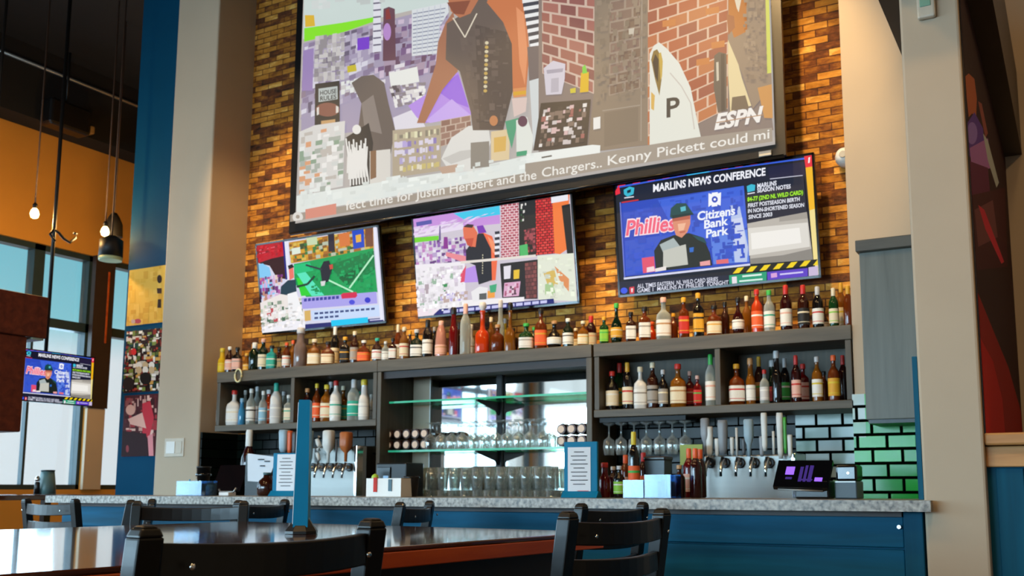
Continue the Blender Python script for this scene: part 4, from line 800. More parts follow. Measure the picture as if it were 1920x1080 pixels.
T3 = [(120, 275, 66, 'square', 'green', 'gold', 'lime', 'green'), (205, 180, 78, 'orb', 'darkgreen', 'green', 'gold', 'cream'), (305, 240, 74, 'square', 'brown', 'black', 'white', 'grey'), (400, 205, 86, 'square', 'amber', 'black', 'white', 'grey'), (450, 320, 34, 'slim', 'orange', 'orange', '', ''), (530, 140, 98, 'squat', 'clear', 'pink', 'white', 'tan'), (600, 250, 50, 'round', 'amber', 'gold', '', ''), (670, 140, 78, 'square', 'amber', 'gold', 'red', 'gold'), (770, 110, 80, 'square', 'black', 'gold', 'gold', 'black'), (880, 195, 98, 'squat', 'amber', 'black', 'cream', 'gold'), (955, 170, 56, 'round', 'brown', 'black', '', ''),
 (1045, 140, 84, 'orb', 'darkred', 'black', 'white', 'grey'), (1105, 130, 54, 'round', 'gold', 'cream', '', ''), (1175, 85, 80, 'round', 'orange', 'red', 'orange', 'white'), (1260, 90, 78, 'round', 'clear', 'green', 'white', 'teal'), (1375, 55, 84, 'wine', 'darkred', 'red', 'white', 'pink'), (1495, 55, 84, 'wine', 'brown', 'red', 'black', 'cream'), (1595, 65, 80, 'wine', 'black', 'silver', 'white', 'red'), (1642, 250, 52, 'orb', 'brown', 'black', 'white', 'tan'), (1705, 75, 70, 'wine', 'green', 'cream', 'cream', 'lime'), (1757, 40, 62, 'wine', 'gold', 'gold', 'cream', 'yellow'), (1805, 60, 44, 'wine', 'amber', 'gold', '', '')]
bottle_row(T1, S1, ZS1, TOPS, 'bottles on the top shelf', used=used); bottle_row(T2, S2, ZS1, TOPS, 'bottles on the top shelf', used=used); bottle_row(T3, S3, ZS1, TOPS, 'bottles on the top shelf', used=used)
name_bottles(BOT); BOT = []
LL = [(545, 'in first bay of left shelf'), (720, 'in second bay of left shelf')]
L1 = [(150, 650, 66, 'round', 'black', 'silver', 'silver', 'black'), (235, 620, 92, 'squat', 'white', 'red', 'white', 'cream'), (303, 690, 46, 'slim', 'blue', 'blue', '', ''), (332, 620, 52, 'round', 'clear', 'white', 'blue', 'white'), (385, 605, 62, 'round', 'clear', 'white', 'white', 'black'), (437, 580, 60, 'round', 'clear', 'silver', 'white', 'grey'), (490, 625, 56, 'round', 'clear', 'white', 'blue', 'white'), (540, 615, 76, 'square', 'orange', 'white', 'orange', 'white'), (607, 530, 80, 'wine', 'white', 'teal', 'silver', 'white'), (672, 630, 70, 'round', 'clear', 'silver', 'cream', 'lime'), (712, 660, 60, 'square', 'clear', 'white', 'cream', 'teal')]
L2 = [(775, 690, 44, 'slim', 'white', 'white', '', ''), (835, 605, 74, 'round', 'darkred', 'tan', '', ''), (905, 570, 62, 'wine', 'black', 'cream', '', ''), (962, 560, 60, 'round', 'amber', 'yellow', 'orange', 'cream'), (950, 690, 88, 'squat', 'brown', 'black', 'cream', 'gold'), (1048, 570, 84, 'round', 'gold', 'yellow', 'cream', 'orange'), (1085, 535, 46, 'slim', 'black', 'silver', '', ''), (1130, 535, 82, 'round', 'white', 'red', 'white', 'teal'), (1195, 580, 78, 'squat', 'gold', 'cream', 'teal', 'yellow'), (1288, 525, 90, 'wine', 'clear', 'silver', 'teal', 'white'), (1334, 630, 54, 'round', 'clear', 'teal', 'white', 'teal'), (1380, 525, 80, 'slim', 'white', 'yellow', 'white', 'silver'), (1440, 655, 56, 'round', 'white', 'white', 'white', 'grey')]
used = []; zt = ZS0-.01
bottle_row(L1, S1, ZL1, LL, 'bottles on the left lower shelf', used=used, zmax=zt); bottle_row(L2, S1, ZL1, LL, 'bottles on the left lower shelf', used=used, zmax=zt)
RR = [(1342, 'in first bay of right shelf'), (1700, 'in second bay of right shelf')]
R1 = [(115, 655, 84, 'round', 'black', 'red', 'cream', 'white'), (203, 590, 74, 'wine', 'green', 'red', 'yellow', 'teal'), (237, 620, 50, 'round', 'amber', 'red', 'yellow', 'lime'), (281, 590, 70, 'wine', 'black', 'gold', 'cream', 'red'), (370, 620, 88, 'squat', 'white', 'cream', 'white', 'grey'), (455, 590, 78, 'round', 'brown', 'cream', 'grey', 'black'), (527, 640, 66, 'round', 'black', 'silver', 'grey', 'cream'), (630, 600, 106, 'squat', 'gold', 'red', 'cream', 'tan'), (712, 650, 58, 'square', 'red', 'pink', 'red', 'pink'), (765, 680, 58, 'square', 'red', 'pink', 'red', 'green'), (855, 515, 76, 'wine', 'clear', 'green', 'white', 'pink')]
R2 = [(1035, 600, 104, 'squat', 'amber', 'gold', 'white', 'red'), (1130, 560, 52, 'slim', 'gold', 'tan', 'white', 'silver'), (1190, 550, 66, 'wine', 'brown', 'gold', 'tan', 'green'), (1228, 640, 40, 'round', 'clear', 'red', 'silver', 'white'), (1280, 575, 66, 'slim', 'darkgreen', 'silver', 'red', 'orange'), (1310, 510, 44, 'slim', 'black', 'silver', '', ''), (1368, 560, 66, 'wine', 'black', 'silver', 'green', 'white'), (1445, 540, 62, 'wine', 'darkred', 'red', 'pink', 'red'), (1495, 600, 82, 'square', 'red', 'red', 'pink', 'red'), (1590, 550, 76, 'round', 'gold', 'silver', 'white', 'yellow'), (1640, 650, 54, 'round', 'amber', 'black', '', ''), (1705, 540, 86, 'round', 'amber', 'orange', 'gold', 'yellow'), (1770, 540, 56, 'wine', 'darkred', 'red', '', ''), (1815, 450, 66, 'wine', 'black', 'yellow', 'white', 'silver')]
used = []
bottle_row(R1, S3, ZL1, RR, 'bottles on the right lower shelf', used=used, zmax=zt); bottle_row(R2, S3, ZL1, RR, 'bottles on the right lower shelf', used=used, zmax=zt)
name_bottles(BOT); BOT = []
# oval tag hanging over the shelf edge at the left end
p = atY(446, 704, YS-.012)
tg = obj('oval_tag', MB().tube([(p.x+.035*math.cos(a*PI/10), YS-.008, p.z+.05*math.sin(a*PI/10)) for a in range(21)], .007), mat('tag_cream', '#d8d0a0', .5)); tag(tg, 'cream oval ring hanging on the left end of the top shelf edge', 'tag')

# ------------------------------------------------------------------ glassware
def tumbler(h, r0, r1, t=.0025):
    return MB().lathe([(r0, 0), (r1, h), (r1-t, h), (r0-t, .012)], n=16)
pg = tumbler(.15, .030, .041).mesh('pint_glass', M_glass)
def glasses(x0, x1, n, y, z, nm='pint_glass', me=pg, lab='clear pint glass in the stacked rows below the mirror', cat='glass', group='pint glasses on the back counter', jit=.004):
    for k in range(n):
        o = bpy.data.objects.new(nm, me); COL.objects.link(o)
        o.location = (x0+(x1-x0)*k/(n-1)+random.uniform(-jit, jit), y, z); tag(o, lab, cat, group)
random.seed(3)
gx0, gx1 = atY(772, 900, 5.72).x, atY(1056, 900, 5.72).x
tray = obj('glass_rack_mat', MB().box(gx0-.06, 5.42, BC, gx1+.06, 5.80, BC+.02, bev=.004), M_black); tag(tray, 'low black bar mat under the rows of pint glasses', 'mat')
for (y, lv) in ((5.57, 2), (5.70, 2)):
    for q in range(lv): glasses(gx0, gx1, 14, y, BC+.021+q*.1515)
wg = MB().lathe([(.034, 0), (.040, .045), (.036, .085), (.012, .105), (.005, .115), (.004, .175), (.006, .183), (.034, .188), (.034, .190)], n=16, cap0=False).mesh('wine_glass', M_glass)
for (y, a, b, n) in ((5.73, 806, 1040, 12), (5.82, 812, 1036, 12), (5.90, 818, 1032, 11)):
    glasses(atY(a, 810, y).x, atY(b, 810, y).x, n, y, zg[1]+.007, 'wine_glass', wg, 'upside-down stemmed glass on the lower glass shelf', 'glass', 'stemmed glasses on the glass shelf')
# dark mugs lying in two layers, pale mouths towards the room
def mug(x, y, z, first=[None]):
    if first[0] is None:
        t = thing('mug', 'dark copper mug lying with its pale base showing on the glass shelf', 'mug', (x, y, z), group='dark mugs on the glass shelf')
        obj('cup', MB().lathe([(.033, 0), (.036, .01), (.037, .085), (.030, .085), (.029, .02)], c=(0, 0, .038), axis='Y'), mat('copper_dark', '#2c1510', .3, metal=.4), t, local=True)
        obj('base_disc', MB().lathe([(.024, -.004), (.024, .0), ], c=(0, 0, .038), axis='Y'), mat('pale_base', '#d8bfa8', .4), t, local=True)
        first[0] = t; return t
    return dup(first[0], (x, y, z))
for (a, b, n) in ((728, 795, 5), (1052, 1090, 3)):
    for q in range(2):
        for k in range(n):
            x = atY(a+(b-a)*k/(n-1), 820, 5.72).x; mg = mug(x, 5.72, zg[1]+.008+q*.0765); tag(mg, 'dark mug lying with pale base showing at the %s end of glass shelf' % ('left' if n == 5 else 'right'))
# stemmed glasses hanging under the right lower shelf
hr = obj('glass_hanger_rack', MB().box(atY(1132, 790, 5.7).x, 5.64, ZL0-.03, atY(1292, 790, 5.7).x, 5.655, ZL0-.002).box(atY(1132, 790, 5.7).x, 5.82, ZL0-.03, atY(1292, 790, 5.7).x, 5.835, ZL0-.002), M_iron); tag(hr, 'steel hanger rack for glasses under the right shelf', 'glass rack')
hw = MB().lathe([(.030, -.20), (.038, -.15), (.034, -.11), (.010, -.09), (.0045, -.08), (.004, -.015), (.036, -.004), (.036, 0)], n=16, cap0=False).mesh('hanging_wine_glass', M_glass)
for y in (5.70, 5.79): glasses(atY(1142, 790, y).x, atY(1284, 790, y).x, 7, y, ZL0-.031, 'hanging_wine_glass', hw, 'stemmed glass hanging by its foot under the right lower shelf', 'glass', 'glasses hanging under the right shelf', .003)

# ------------------------------------------------------------------ beer towers with taps
HM = {'white': '#dcdad2', 'grey': '#8f9296', 'wood': '#b8642e', 'yellow': '#e8b818', 'orange': '#e0602a', 'black': '#15130f', 'bluegrey': '#9ab0ba', 'green': '#4aa83a', 'darkgrey': '#4a4c50', 'blue': '#7ab8d8'}
def hmat(c): return mat('tap_handle_'+c, HM[c], .4)
def beer_tower(label, x0, x1, ytop, Y, taps, fy, handles):
    a, b = atY(x0, ytop, Y), atY(x1, ytop, Y); zt = (a.z+b.z)/2; x0w, x1w = a.x, b.x
    t = thing('beer_tower', label, 'beer taps', ((x0w+x1w)/2, Y+.1, BC))
    obj('body', MB().box(x0w, Y, BC, x1w, Y+.22, zt, bev=.008).box(x0w-.01, Y-.02, BC, x1w+.01, Y+.22, BC+.05), M_steel, t)
    obj('end_cap', MB().box(x1w-.02, Y-.004, BC+.05, x1w+.004, Y+.224, zt+.006, bev=.004), M_chrome, t)
    for px in taps:
        p = atY(px, fy, Y)
        f = obj('faucet', MB().lathe([(.024, .0), (.024, -.008), (.012, -.012), (.012, -.05)], c=(p.x, Y, p.z), n=12, axis='Y', cap0=True).tube([(p.x, Y-.045, p.z+.03), (p.x, Y-.05, p.z), (p.x, Y-.075, p.z-.03), (p.x, Y-.085, p.z-.075)], [.011, .013, .010, .008]), M_chrome, t)
        obj('collar', MB().lathe([(.030, 0), (.030, -.006)], c=(p.x, Y, p.z), n=14, axis='Y'), M_black, f, local=False) if False else None
        r = obj('collar_ring', MB().lathe([(.026, -.009), (.030, -.012), (.026, -.016)], c=(p.x, Y, p.z), n=14, axis='Y'), M_black, t)
    for (px, y0, y1, w, shape, c, c2) in handles:
        p0 = atY(px, y1, Y-.05); p1 = atY(px, y0, Y-.05); ww = (atY(px+w, y0, Y)-atY(px, y0, Y)).length; zb, ztp = p0.z, p1.z; H = ztp-zb; x = p0.x; y = Y-.05
        if shape == 'paddle': mb = MB().lathe([(.010, 0), (.012, H*.3), (ww*.42, H*.42), (ww*.5, H*.55), (ww*.5, H*.96), (ww*.4, H)], c=(x, y, zb), n=12, sq=[2, 2, 4, 6, 6, 6])
        elif shape == 'bar': mb = MB().lathe([(ww*.3, 0), (ww*.42, H*.15), (ww*.5, H*.9), (ww*.45, H)], c=(x, y, zb), n=12, sq=[4]*4)
        elif shape == 'wave': mb = MB().tube([(x+.012*math.sin(q*1.6), y, zb+H*q/8) for q in range(9)], [.010, .012, .014, .016, .018, .018, .018, .016, .010])
        elif shape == 'knob': mb = MB().tube([(x, y, zb), (x, y, zb+H*.7)], .007)
        o = obj('tap_handle', mb, hmat(c), t)
        if c2:
            if shape == 'knob': obj('handle_head', MB().lathe([(ww*.25, 0), (ww*.5, H*.06), (ww*.5, H*.26), (ww*.3, H*.3)], c=(x, y, zb+H*.69), n=12, sq=[3]*4), hmat(c2), o, local=False)
            else: obj('handle_badge', MB().box(x-ww*.42, y-ww*.5-.004, zb+H*.12, x+ww*.42, y-ww*.5, zb+H*.32, bev=.002), hmat(c2), o, local=False)
    return t
beer_tower('steel beer tower with five taps left of the mirror', 566, 669, 838, 5.45, [588, 605, 622, 639, 656], 876,
 [(532, 806, 848, 13, 'bar', 'bluegrey', ''), (543, 808, 850, 7, 'bar', 'orange', ''), (552, 810, 852, 7, 'bar', 'darkgrey', ''), (578, 808, 868, 11, 'bar', 'bluegrey', ''), (596, 818, 868, 14, 'wave', 'white', ''), (615, 807, 868, 14, 'paddle', 'white', ''), (630, 806, 866, 14, 'knob', 'darkgrey', 'yellow'), (648, 810, 866, 15, 'paddle', 'wood', '')])
beer_tower('wide steel beer tower with five taps under the right shelf', 1320, 1490, 853, 5.35, [1332, 1360, 1388, 1415, 1443], 868,
 [(1323, 784, 852, 14, 'paddle', 'grey', ''), (1331, 800, 856, 12, 'bar', 'white', ''), (1356, 788, 852, 17, 'bar', 'grey', 'green'), (1345, 822, 856, 8, 'bar', 'white', ''), (1382, 779, 856, 17, 'knob', 'white', 'orange'), (1373, 820, 854, 7, 'bar', 'white', ''), (1405, 786, 856, 16, 'paddle', 'bluegrey', ''), (1395, 822, 854, 7, 'bar', 'darkgrey', ''), (1434, 774, 846, 11, 'bar', 'white', ''), (1429, 818, 856, 9, 'bar', 'grey', ''), (1451, 790, 852, 8, 'knob', 'white', 'blue'), (1464, 774, 860, 12, 'bar', 'white', ''), (1473, 782, 850, 6, 'bar', 'green', ''), (1482, 815, 858, 9, 'bar', 'white', '')])

# ------------------------------------------------------------------ things on the bar top
ZBT = bz1+.001
def menu_board(label, x0, x1, y0, Y, rz, px0, px1, py0, py1):
    a, b = atY(x0, y0, Y), atY(x1, y0, Y); w = (b.x-a.x); h = a.z-ZBT
    t = thing('menu_board', label, 'menu', ((a.x+b.x)/2, Y, ZBT), rz)
    obj('board', MB().box(-w/2, -.012, 0, w/2, .012, h, bev=.003), M_bluefr, t, local=True)
    obj('base', MB().hexa([(-w/2-.005, -.05, 0), (w/2+.005, -.05, 0), (w/2+.005, .05, 0), (-w/2-.005, .05, 0)], [(-w/2-.005, -.016, .03), (w/2+.005, -.016, .03), (w/2+.005, .016, .03), (-w/2-.005, .016, .03)]), M_bluefr, t, local=True)
    ux0, ux1 = -w/2+w*px0, -w/2+w*px1; z1, z0 = h*(1-py0), h*(1-py1)
    pp = obj('paper', MB().box(ux0, -.0145, z0, ux1, -.0125, z1), M_paper, t, local=True)
    ik = MB(); n = 9; hh = z1-z0
    for k in range(n):
        zz = z1-hh*(.10+.78*k/n); q = [.5, .8, .65, .85, .55, .8, .7, .85, .6][k]; c = (ux0+ux1)/2; l = (ux1-ux0)*q*.45
        ik.box(c-l, -.0152, zz-hh*.012, c+l, -.0146, zz+hh*.006)
    obj('print_lines', ik, M_ink, pp, local=True)
    obj('red_strip', MB().box(ux0+(ux1-ux0)*.42, -.0152, z0+hh*.015, ux1-(ux1-ux0)*.08, -.0146, z0+hh*.065), M_redink, pp, local=True)
    return t
menu_board('blue menu board with white sheet on the bar in front of the mirror', 1061, 1119, 829, 4.22, math.radians(10), .12, .80, .10, .93)
menu_board('smaller blue menu board on the bar left of the blue table post', 519, 562, 850, 4.22, math.radians(14), .16, .82, .03, .95)

def bin_box(label, name, x0, x1, y0, Y, dep, m, cat, z=None, t=.004):
    a, b = atY(x0, y0, Y), atY(x1, y0, Y); h = a.z-(z or ZBT); x0, x1 = a.x, b.x; z = z or ZBT
    tt = thing(name, label, cat, ((x0+x1)/2, Y+dep/2, z)); w = (x1-x0)/2; d = dep/2
    obj('shell', MB().box(-w, -d, 0, w, -d+t, h).box(-w, d-t, 0, w, d, h).box(-w, -d+t, 0, -w+t, d-t, h).box(w-t, -d+t, 0, w, d-t, h).box(-w+t, -d+t, 0, w-t, d-t, t), m, tt, local=True)
    return tt, w, d, h
def sticks(tt, w, d, h, n, mats, up=1.25, r=.004, nm='straw'):
    for k in range(n):
        x = random.uniform(-w*.75, w*.75); y = random.uniform(-d*.6, d*.6); obj(nm, MB().tube([(x*.8, y*.8, .006), (x, y, h*random.uniform(up*.85, up))], r), random.choice(mats), tt, local=True)
random.seed(11)
M_straw = mat('straw_black', '#141416', .4); M_nap = mat('napkin', '#a9c0cc', .9); M_bstr = mat('straw_blue', '#3a98c8', .4)
tt, w, d, h = bin_box('clear caddy of napkins and straws at the left end of the bar', 'bar_caddy', 331, 378, 902, 4.2, .12, M_ice, 'caddy')
obj('napkin_stack', MB().box(-w+.008, -d+.012, .006, -w*.1, d-.012, h*.85, bev=.004), M_nap, tt, local=True); sticks(tt, w*.9, d, h, 6, [M_straw, M_nap, M_bstr], 1.15)
a = atY(352, 902, 4.26)
cp = thing('cup_stack', 'black tapered cup stack standing behind the caddy at the left bar end', 'cups', (a.x, 4.38, ZBT)); hh = atY(352, 875, 4.38).z-ZBT
obj('cup', MB().lathe([(.030, 0), (.042, hh*.95), (.044, hh*.95), (.044, hh), (.038, hh)], n=20), M_black, cp, local=True)
obj('rim', MB().lathe([(.0445, hh*.66), (.047, hh*.68), (.047, hh*.74), (.0445, hh*.76)], n=20, cap0=False, cap1=False), M_blackg, cp, local=True)
# white caddy with lime and red holder
tt, w, d, h = bin_box('white caddy with lime and coloured packets left of the mirror', 'bar_caddy', 687, 752, 897, 4.2, .13, M_white, 'caddy')
obj('lime', MB().lathe([(.004, -.02), (.016, -.012), (.02, 0), (.016, .012), (.004, .02)], c=(-w*.85, -d*.2, h+.005), n=12), mat('lime_green', '#a8c838', .4), tt, local=True)
obj('red_packet', MB().box(-w*.55, -d-.006, h*.25, -w*.35, -d-.001, h*1.05, bev=.001), M_redink, tt, local=True); obj('blue_packet', MB().box(-w*.3, -d*.4, h*.3, w*.0, -d*.2, h*1.15, bev=.001), mat('pale_blue_card', '#8fb8dc', .6), tt, local=True); obj('dark_packet', MB().box(w*.3, -d-.005, h*.3, w*.5, -d-.001, h*.95, bev=.001), mat('slate_card', '#4a6a78', .6), tt, local=True)
a = atY(767, 893, 4.3); sh = thing('shaker_cup', 'black bar shaker beside the white caddy', 'cup', (a.x, 4.32, ZBT)); hh = a.z-ZBT
obj('cup', MB().lathe([(.033, 0), (.043, hh*.97), (.043, hh), (.04, hh)], n=20), M_black, sh, local=True); obj('rim', MB().lathe([(.0435, hh*.9), (.0455, hh*.92), (.0455, hh*.97), (.0435, hh*.99)], n=20, cap0=False, cap1=False), M_blackg, sh, local=True)
a, b = atY(705, 868, 5.3), atY(762, 868, 5.3); bx = thing('black_box', 'black boxy appliance behind the white caddy on the back counter', 'appliance', ((a.x+b.x)/2, 5.4, BC))
obj('body', MB().box(a.x, 5.3, BC, b.x, 5.5, a.z, bev=.01), M_black, bx); obj('door', MB().box(a.x+.02, 5.29, BC+.05, a.x+(b.x-a.x)*.5, 5.299, a.z-.03, bev=.003), M_blackg, bx)
# left end: till screen, paper notice, jug, bottle
a, b = atY(400, 868, 4.75), atY(452, 868, 4.75)
pz = thing('till_screen', 'dark till seen from behind in the shade by the pillar', 'till', ((a.x+b.x)/2, 5.3, BC)); a, b = atY(402, 872, 5.3), atY(455, 872, 5.3)
obj('screen', MB().hexa([(a.x, 5.28, BC+.16), (b.x, 5.28, BC+.16), (b.x, 5.31, BC+.16), (a.x, 5.31, BC+.16)], [(a.x, 5.36, a.z), (b.x, 5.36, a.z), (b.x, 5.39, a.z), (a.x, 5.39, a.z)]), M_blackg, pz); obj('stand', MB().box((a.x+b.x)/2-.08, 5.3, BC, (a.x+b.x)/2+.08, 5.42, BC+.2, bev=.01), M_black, pz)
a, b = atY(408, 921, 4.3), atY(440, 921, 4.3); cc = thing('check_holder', 'small silver bracket holding slips on the bar near the pillar', 'holder', ((a.x+b.x)/2, 4.3, ZBT))
obj('base', MB().box(a.x+.03, 4.28, ZBT, b.x-.03, 4.34, ZBT+.02, bev=.003), M_white, cc); obj('arm', MB().tube([(a.x, 4.31, a.z+.012), (a.x+.01, 4.31, a.z-.004), (b.x-.02, 4.31, a.z-.004), (b.x, 4.31, a.z+.018)], .006), M_steel, cc)
a = atY(394, 905, 4.3); jr = thing('jar', 'small pale ceramic jar on the bar beside the pillar', 'jar', (a.x, 4.3, ZBT)); hh = a.z-ZBT
obj('body', MB().lathe([(.018, 0), (.024, .01), (.024, hh*.7), (.016, hh*.85)], n=16), mat('clay', '#b89a88', .5), jr, local=True); obj('lid', MB().lathe([(.017, hh*.86), (.018, hh*.9), (.012, hh)], n=16), M_beam, jr, local=True)
a, b = atY(464, 850, 5.3), atY(515, 858, 5.3); c0 = atY(470, 902, 5.3)
nb = thing('notice', 'white paper notice tilted behind the bar left of the taps', 'notice', ((a.x+b.x)/2, 5.3, c0.z), math.radians(4)); w = b.x-a.x; hh = a.z-c0.z
obj('sheet', MB().hexa([(-w/2+.02, 0, 0), (w/2-.06, 0, -.01), (w/2-.06, .004, -.01), (-w/2+.02, .004, 0)], [(-w/2, .01, hh), (w/2, .01, hh-.03), (w/2, .014, hh-.03), (-w/2, .014, hh)]), M_paper, nb, local=True)
obj('clipboard', MB().box(-w/2-.02, .016, BC-c0.z, w/2, .03, hh*.95, bev=.004), M_black, nb, local=True)
obj('writing', MB().box(-w*.1, -.001, hh*.75, w*.1, .004, hh*.79).box(w*.12, -.001, hh*.68, w*.3, .004, hh*.72).box(-w*.02, -.001, hh*.52, w*.14, .004, hh*.56), M_ink, nb, local=True)
a = atY(499, 886, 4.35); jg = thing('growler_jug', 'dark brown glass jug on the bar in front of the paper notice', 'jug', (a.x, 4.36, ZBT)); hh = a.z-ZBT
obj('body', MB().lathe([(.045, 0), (.055, .012), (.055, hh*.5), (.044, hh*.66), (.022, hh*.8), (.02, hh*.9)], n=20), gmat('glass_brown', *GL['brown']), jg, local=True); obj('cap', MB().lathe([(.023, hh*.9), (.024, hh*.91), (.024, hh), (.02, hh)], n=16), mat('teal_cap', '#1d4a50', .4), jg, local=True); obj('handle', MB().tube([(.03, 0, hh*.85), (.065, 0, hh*.82), (.068, 0, hh*.6), (.05, 0, hh*.5)], .007), gmat('glass_brown', *GL['brown']), jg, local=True)

# bottles, bins and till at the right of the bar
CR6 = (1100, 770, 2.8235); BOT = []; used = []
BT = [(20, 1700, 'x')]
def bar_bottles(rows, Y, secs, grp):
    bottle_row(rows, CR6, ZBT, secs, grp, y0=Y, used=used)
SEC = [(1262, 'on bar beside right menu board'), (1400, 'on bar left of wide beer tower')]
bar_bottles([(95, 275, 48, 'slim', 'red', 'red', '', ''), (140, 300, 40, 'round', 'darkred', 'silver', '', ''), (172, 320, 44, 'round', 'black', 'silver', 'lime', 'white'), (205, 235, 50, 'wine', 'amber', 'orange', 'pink', 'red'), (248, 112, 54, 'wine', 'black', 'yellow', 'orange', 'green'), (300, 222, 54, 'wine', 'brown', 'red', 'orange', 'gold')], 4.33, SEC, 'bottles on the bar')
bar_bottles([(490, 320, 34, 'round', 'brown', 'tan', '', ''), (540, 200, 44, 'wine', 'red', 'orange', 'pink', 'white'), (574, 200, 40, 'wine', 'darkred', 'orange', '', ''), (600, 204, 36, 'wine', 'brown', 'orange', '', '')], 4.33, SEC, 'bottles on the bar')
name_bottles(BOT); BOT = []; used = []
bottle_row([(468, 806, 22, 'wine', 'darkred', 'white', 'pink', 'red')], (0, 0, 1), BC, [(9999, 'behind the white paper notice')], 'bottles on the back counter', y0=5.5, used=used); name_bottles(BOT)
tt, w, d, h = bin_box('smaller clear blue acrylic bin in front of bar bottles', 'acrylic_bin', 1168, 1206, 900, 4.14, .10, M_ice, 'bin')
obj('divider', MB().box(-.002, -d+.005, .006, .002, d-.005, h*.95), M_bluefr, tt, local=True); obj('napkin_stack', MB().box(-w+.008, -d+.015, .006, -w*.2, d-.02, h*.8, bev=.004), M_nap, tt, local=True)
tt, w, d, h = bin_box('larger clear blue acrylic bin of napkins on the bar', 'acrylic_bin', 1208, 1257, 890, 4.14, .13, M_ice, 'bin')
obj('napkin_stack', MB().box(-w+.008, -d+.015, .006, -w*.05, d-.02, h*.72, bev=.004), M_nap, tt, local=True); obj('card', MB().box(w*.1, -d*.5, .006, w*.45, -d*.4, h*.95), M_bluefr, tt, local=True); obj('cloth', MB().box(w*.5, -d*.6, .006, w*.85, d*.5, h*.7, bev=.006), mat('ice_blue_cloth', '#7ab8cc', .8), tt, local=True)
a, b = atY(1210, 856, 4.42), atY(1247, 856, 4.42); dk = thing('lidded_tub', 'slate grey lidded tub behind the clear acrylic bins', 'tub', ((a.x+b.x)/2, 4.46, ZBT)); w = (b.x-a.x)/2; hh = a.z-ZBT
obj('tub', MB().hexa([(-w*.8, -.04, 0), (w*.8, -.04, 0), (w*.8, .04, 0), (-w*.8, .04, 0)], [(-w, -.05, hh*.9), (w, -.05, hh*.9), (w, .05, hh*.9), (-w, .05, hh*.9)]), mat('slate_plastic', '#3a4a54', .4), dk, local=True); obj('lid', MB().box(-w-.005, -.055, hh*.9, w+.005, .055, hh, bev=.006), M_black, dk, local=True)
a, b = atY(1275, 834, 5.2), atY(1317, 834, 5.2); c0 = atY(1290, 872, 5.2); gc = thing('drip_card', 'yellow green card sign behind the three orange capped bottles', 'sign', ((a.x+b.x)/2, 5.2, BC)); w = (b.x-a.x)/2
obj('card', MB().box(-w, -.003, c0.z-BC, w, .003, a.z-BC), mat('olive_card', '#98a850', .6), gc, local=True); obj('stand', MB().box(-.01, .004, 0, .01, .012, c0.z-BC+.05), M_iron, gc, local=True)
# till terminal
Yp = 4.28; q = [atY(1449, 912, Yp-.04), atY(1551, 915, Yp-.04), atY(1562, 863, Yp+.06), atY(1460, 863, Yp+.06)]
pos = thing('till_terminal', 'black till terminal with purple glowing screen on the bar', 'till', ((q[0].x+q[1].x)/2, Yp, ZBT))
n = (q[1]-q[0]).cross(q[3]-q[0]).normalized(); n = n if n.y < 0 else -n
obj('screen', MB().hexa([v-n*.02 for v in q], q), M_blackg, pos)
def on(u, v, e): return q[0]*(1-u)*(1-v)+q[1]*u*(1-v)+q[2]*u*v+q[3]*(1-u)*v+n*e
ar = MB()
for (u0, v0, u1, v1, mi) in ((.18, .45, .34, .75, 0), (.74, .22, .88, .36, 0), (.44, .2, .50, .75, 1), (.53, .2, .58, .8, 1), (.61, .2, .68, .8, 1), (.44, .24, .7, .30, 1), (.2, .28, .32, .36, 1)):
    ar.add([on(u0, v0, .001), on(u1, v0, .001), on(u1, v1, .001), on(u0, v1, .001)], [(0, 1, 2, 3)], mi)
obj('display', ar, [emis('purple_glow', '#8a5ae6', .9), emis('purple_dim', '#2c1a66', .8)], pos)
a, b = atY(1492, 918, Yp), atY(1556, 918, Yp); obj('stand', MB().box(a.x, Yp-.02, ZBT, b.x, Yp+.10, ZBT+.075, bev=.008), M_black, pos); obj('edge_trim', MB().tube([q[0]-n*.01+Vector((.02, 0, -.006)), q[1]-n*.01+Vector((-.02, 0, -.006))], .004), M_steel, pos)
a, b = atY(1563, 872, 4.3), atY(1605, 872, 4.3); zmid = atY(1580, 902, 4.3).z
pr = thing('receipt_printer', 'grey and black receipt printer right of the till terminal', 'printer', ((a.x+b.x)/2, 4.37, ZBT))
obj('base', MB().box(a.x, 4.3, ZBT, b.x, 4.44, zmid, bev=.005), mat('slate_plastic', '#3a4a54', .4), pr); obj('top', MB().box(a.x+.004, 4.31, zmid, b.x, 4.44, a.z, bev=.01), M_blackg, pr); obj('light', MB().lathe([(.006, 0), (.006, -.003)], c=((a.x+b.x)/2+.01, 4.309, (zmid+a.z)/2), n=10, axis='Y'), emis('printer_light', '#e8f4f0', 1.0), pr); obj('paper_slot', MB().box(a.x+.005, 4.296, zmid-.006, b.x-.005, 4.30, zmid), M_steel, pr)
tk = MB()
for k, px in enumerate((1516, 1522, 1537, 1551, 1560)):
    pass
# ------------------------------------------------------------------ table
ZT = .975
cA = atZ(1132, 997, ZT); cN = atZ(30, 1075, ZT); d = (Vector((cN.x, cN.y, 0))-Vector((cA.x, cA.y, 0))); L = 2.35; ty = d.normalized(); tx = Vector((-1, 0, 0)); tx = (tx-ty*tx.dot(ty)).normalized(); Wd = 1.78
tb = thing('high_table', 'long glossy dark wood communal table with red brown edge', 'table', (cA.x, cA.y, 0), math.atan2(-tx.y, -tx.x)+0)
rz = tb.rotation_euler[2]
th = .052
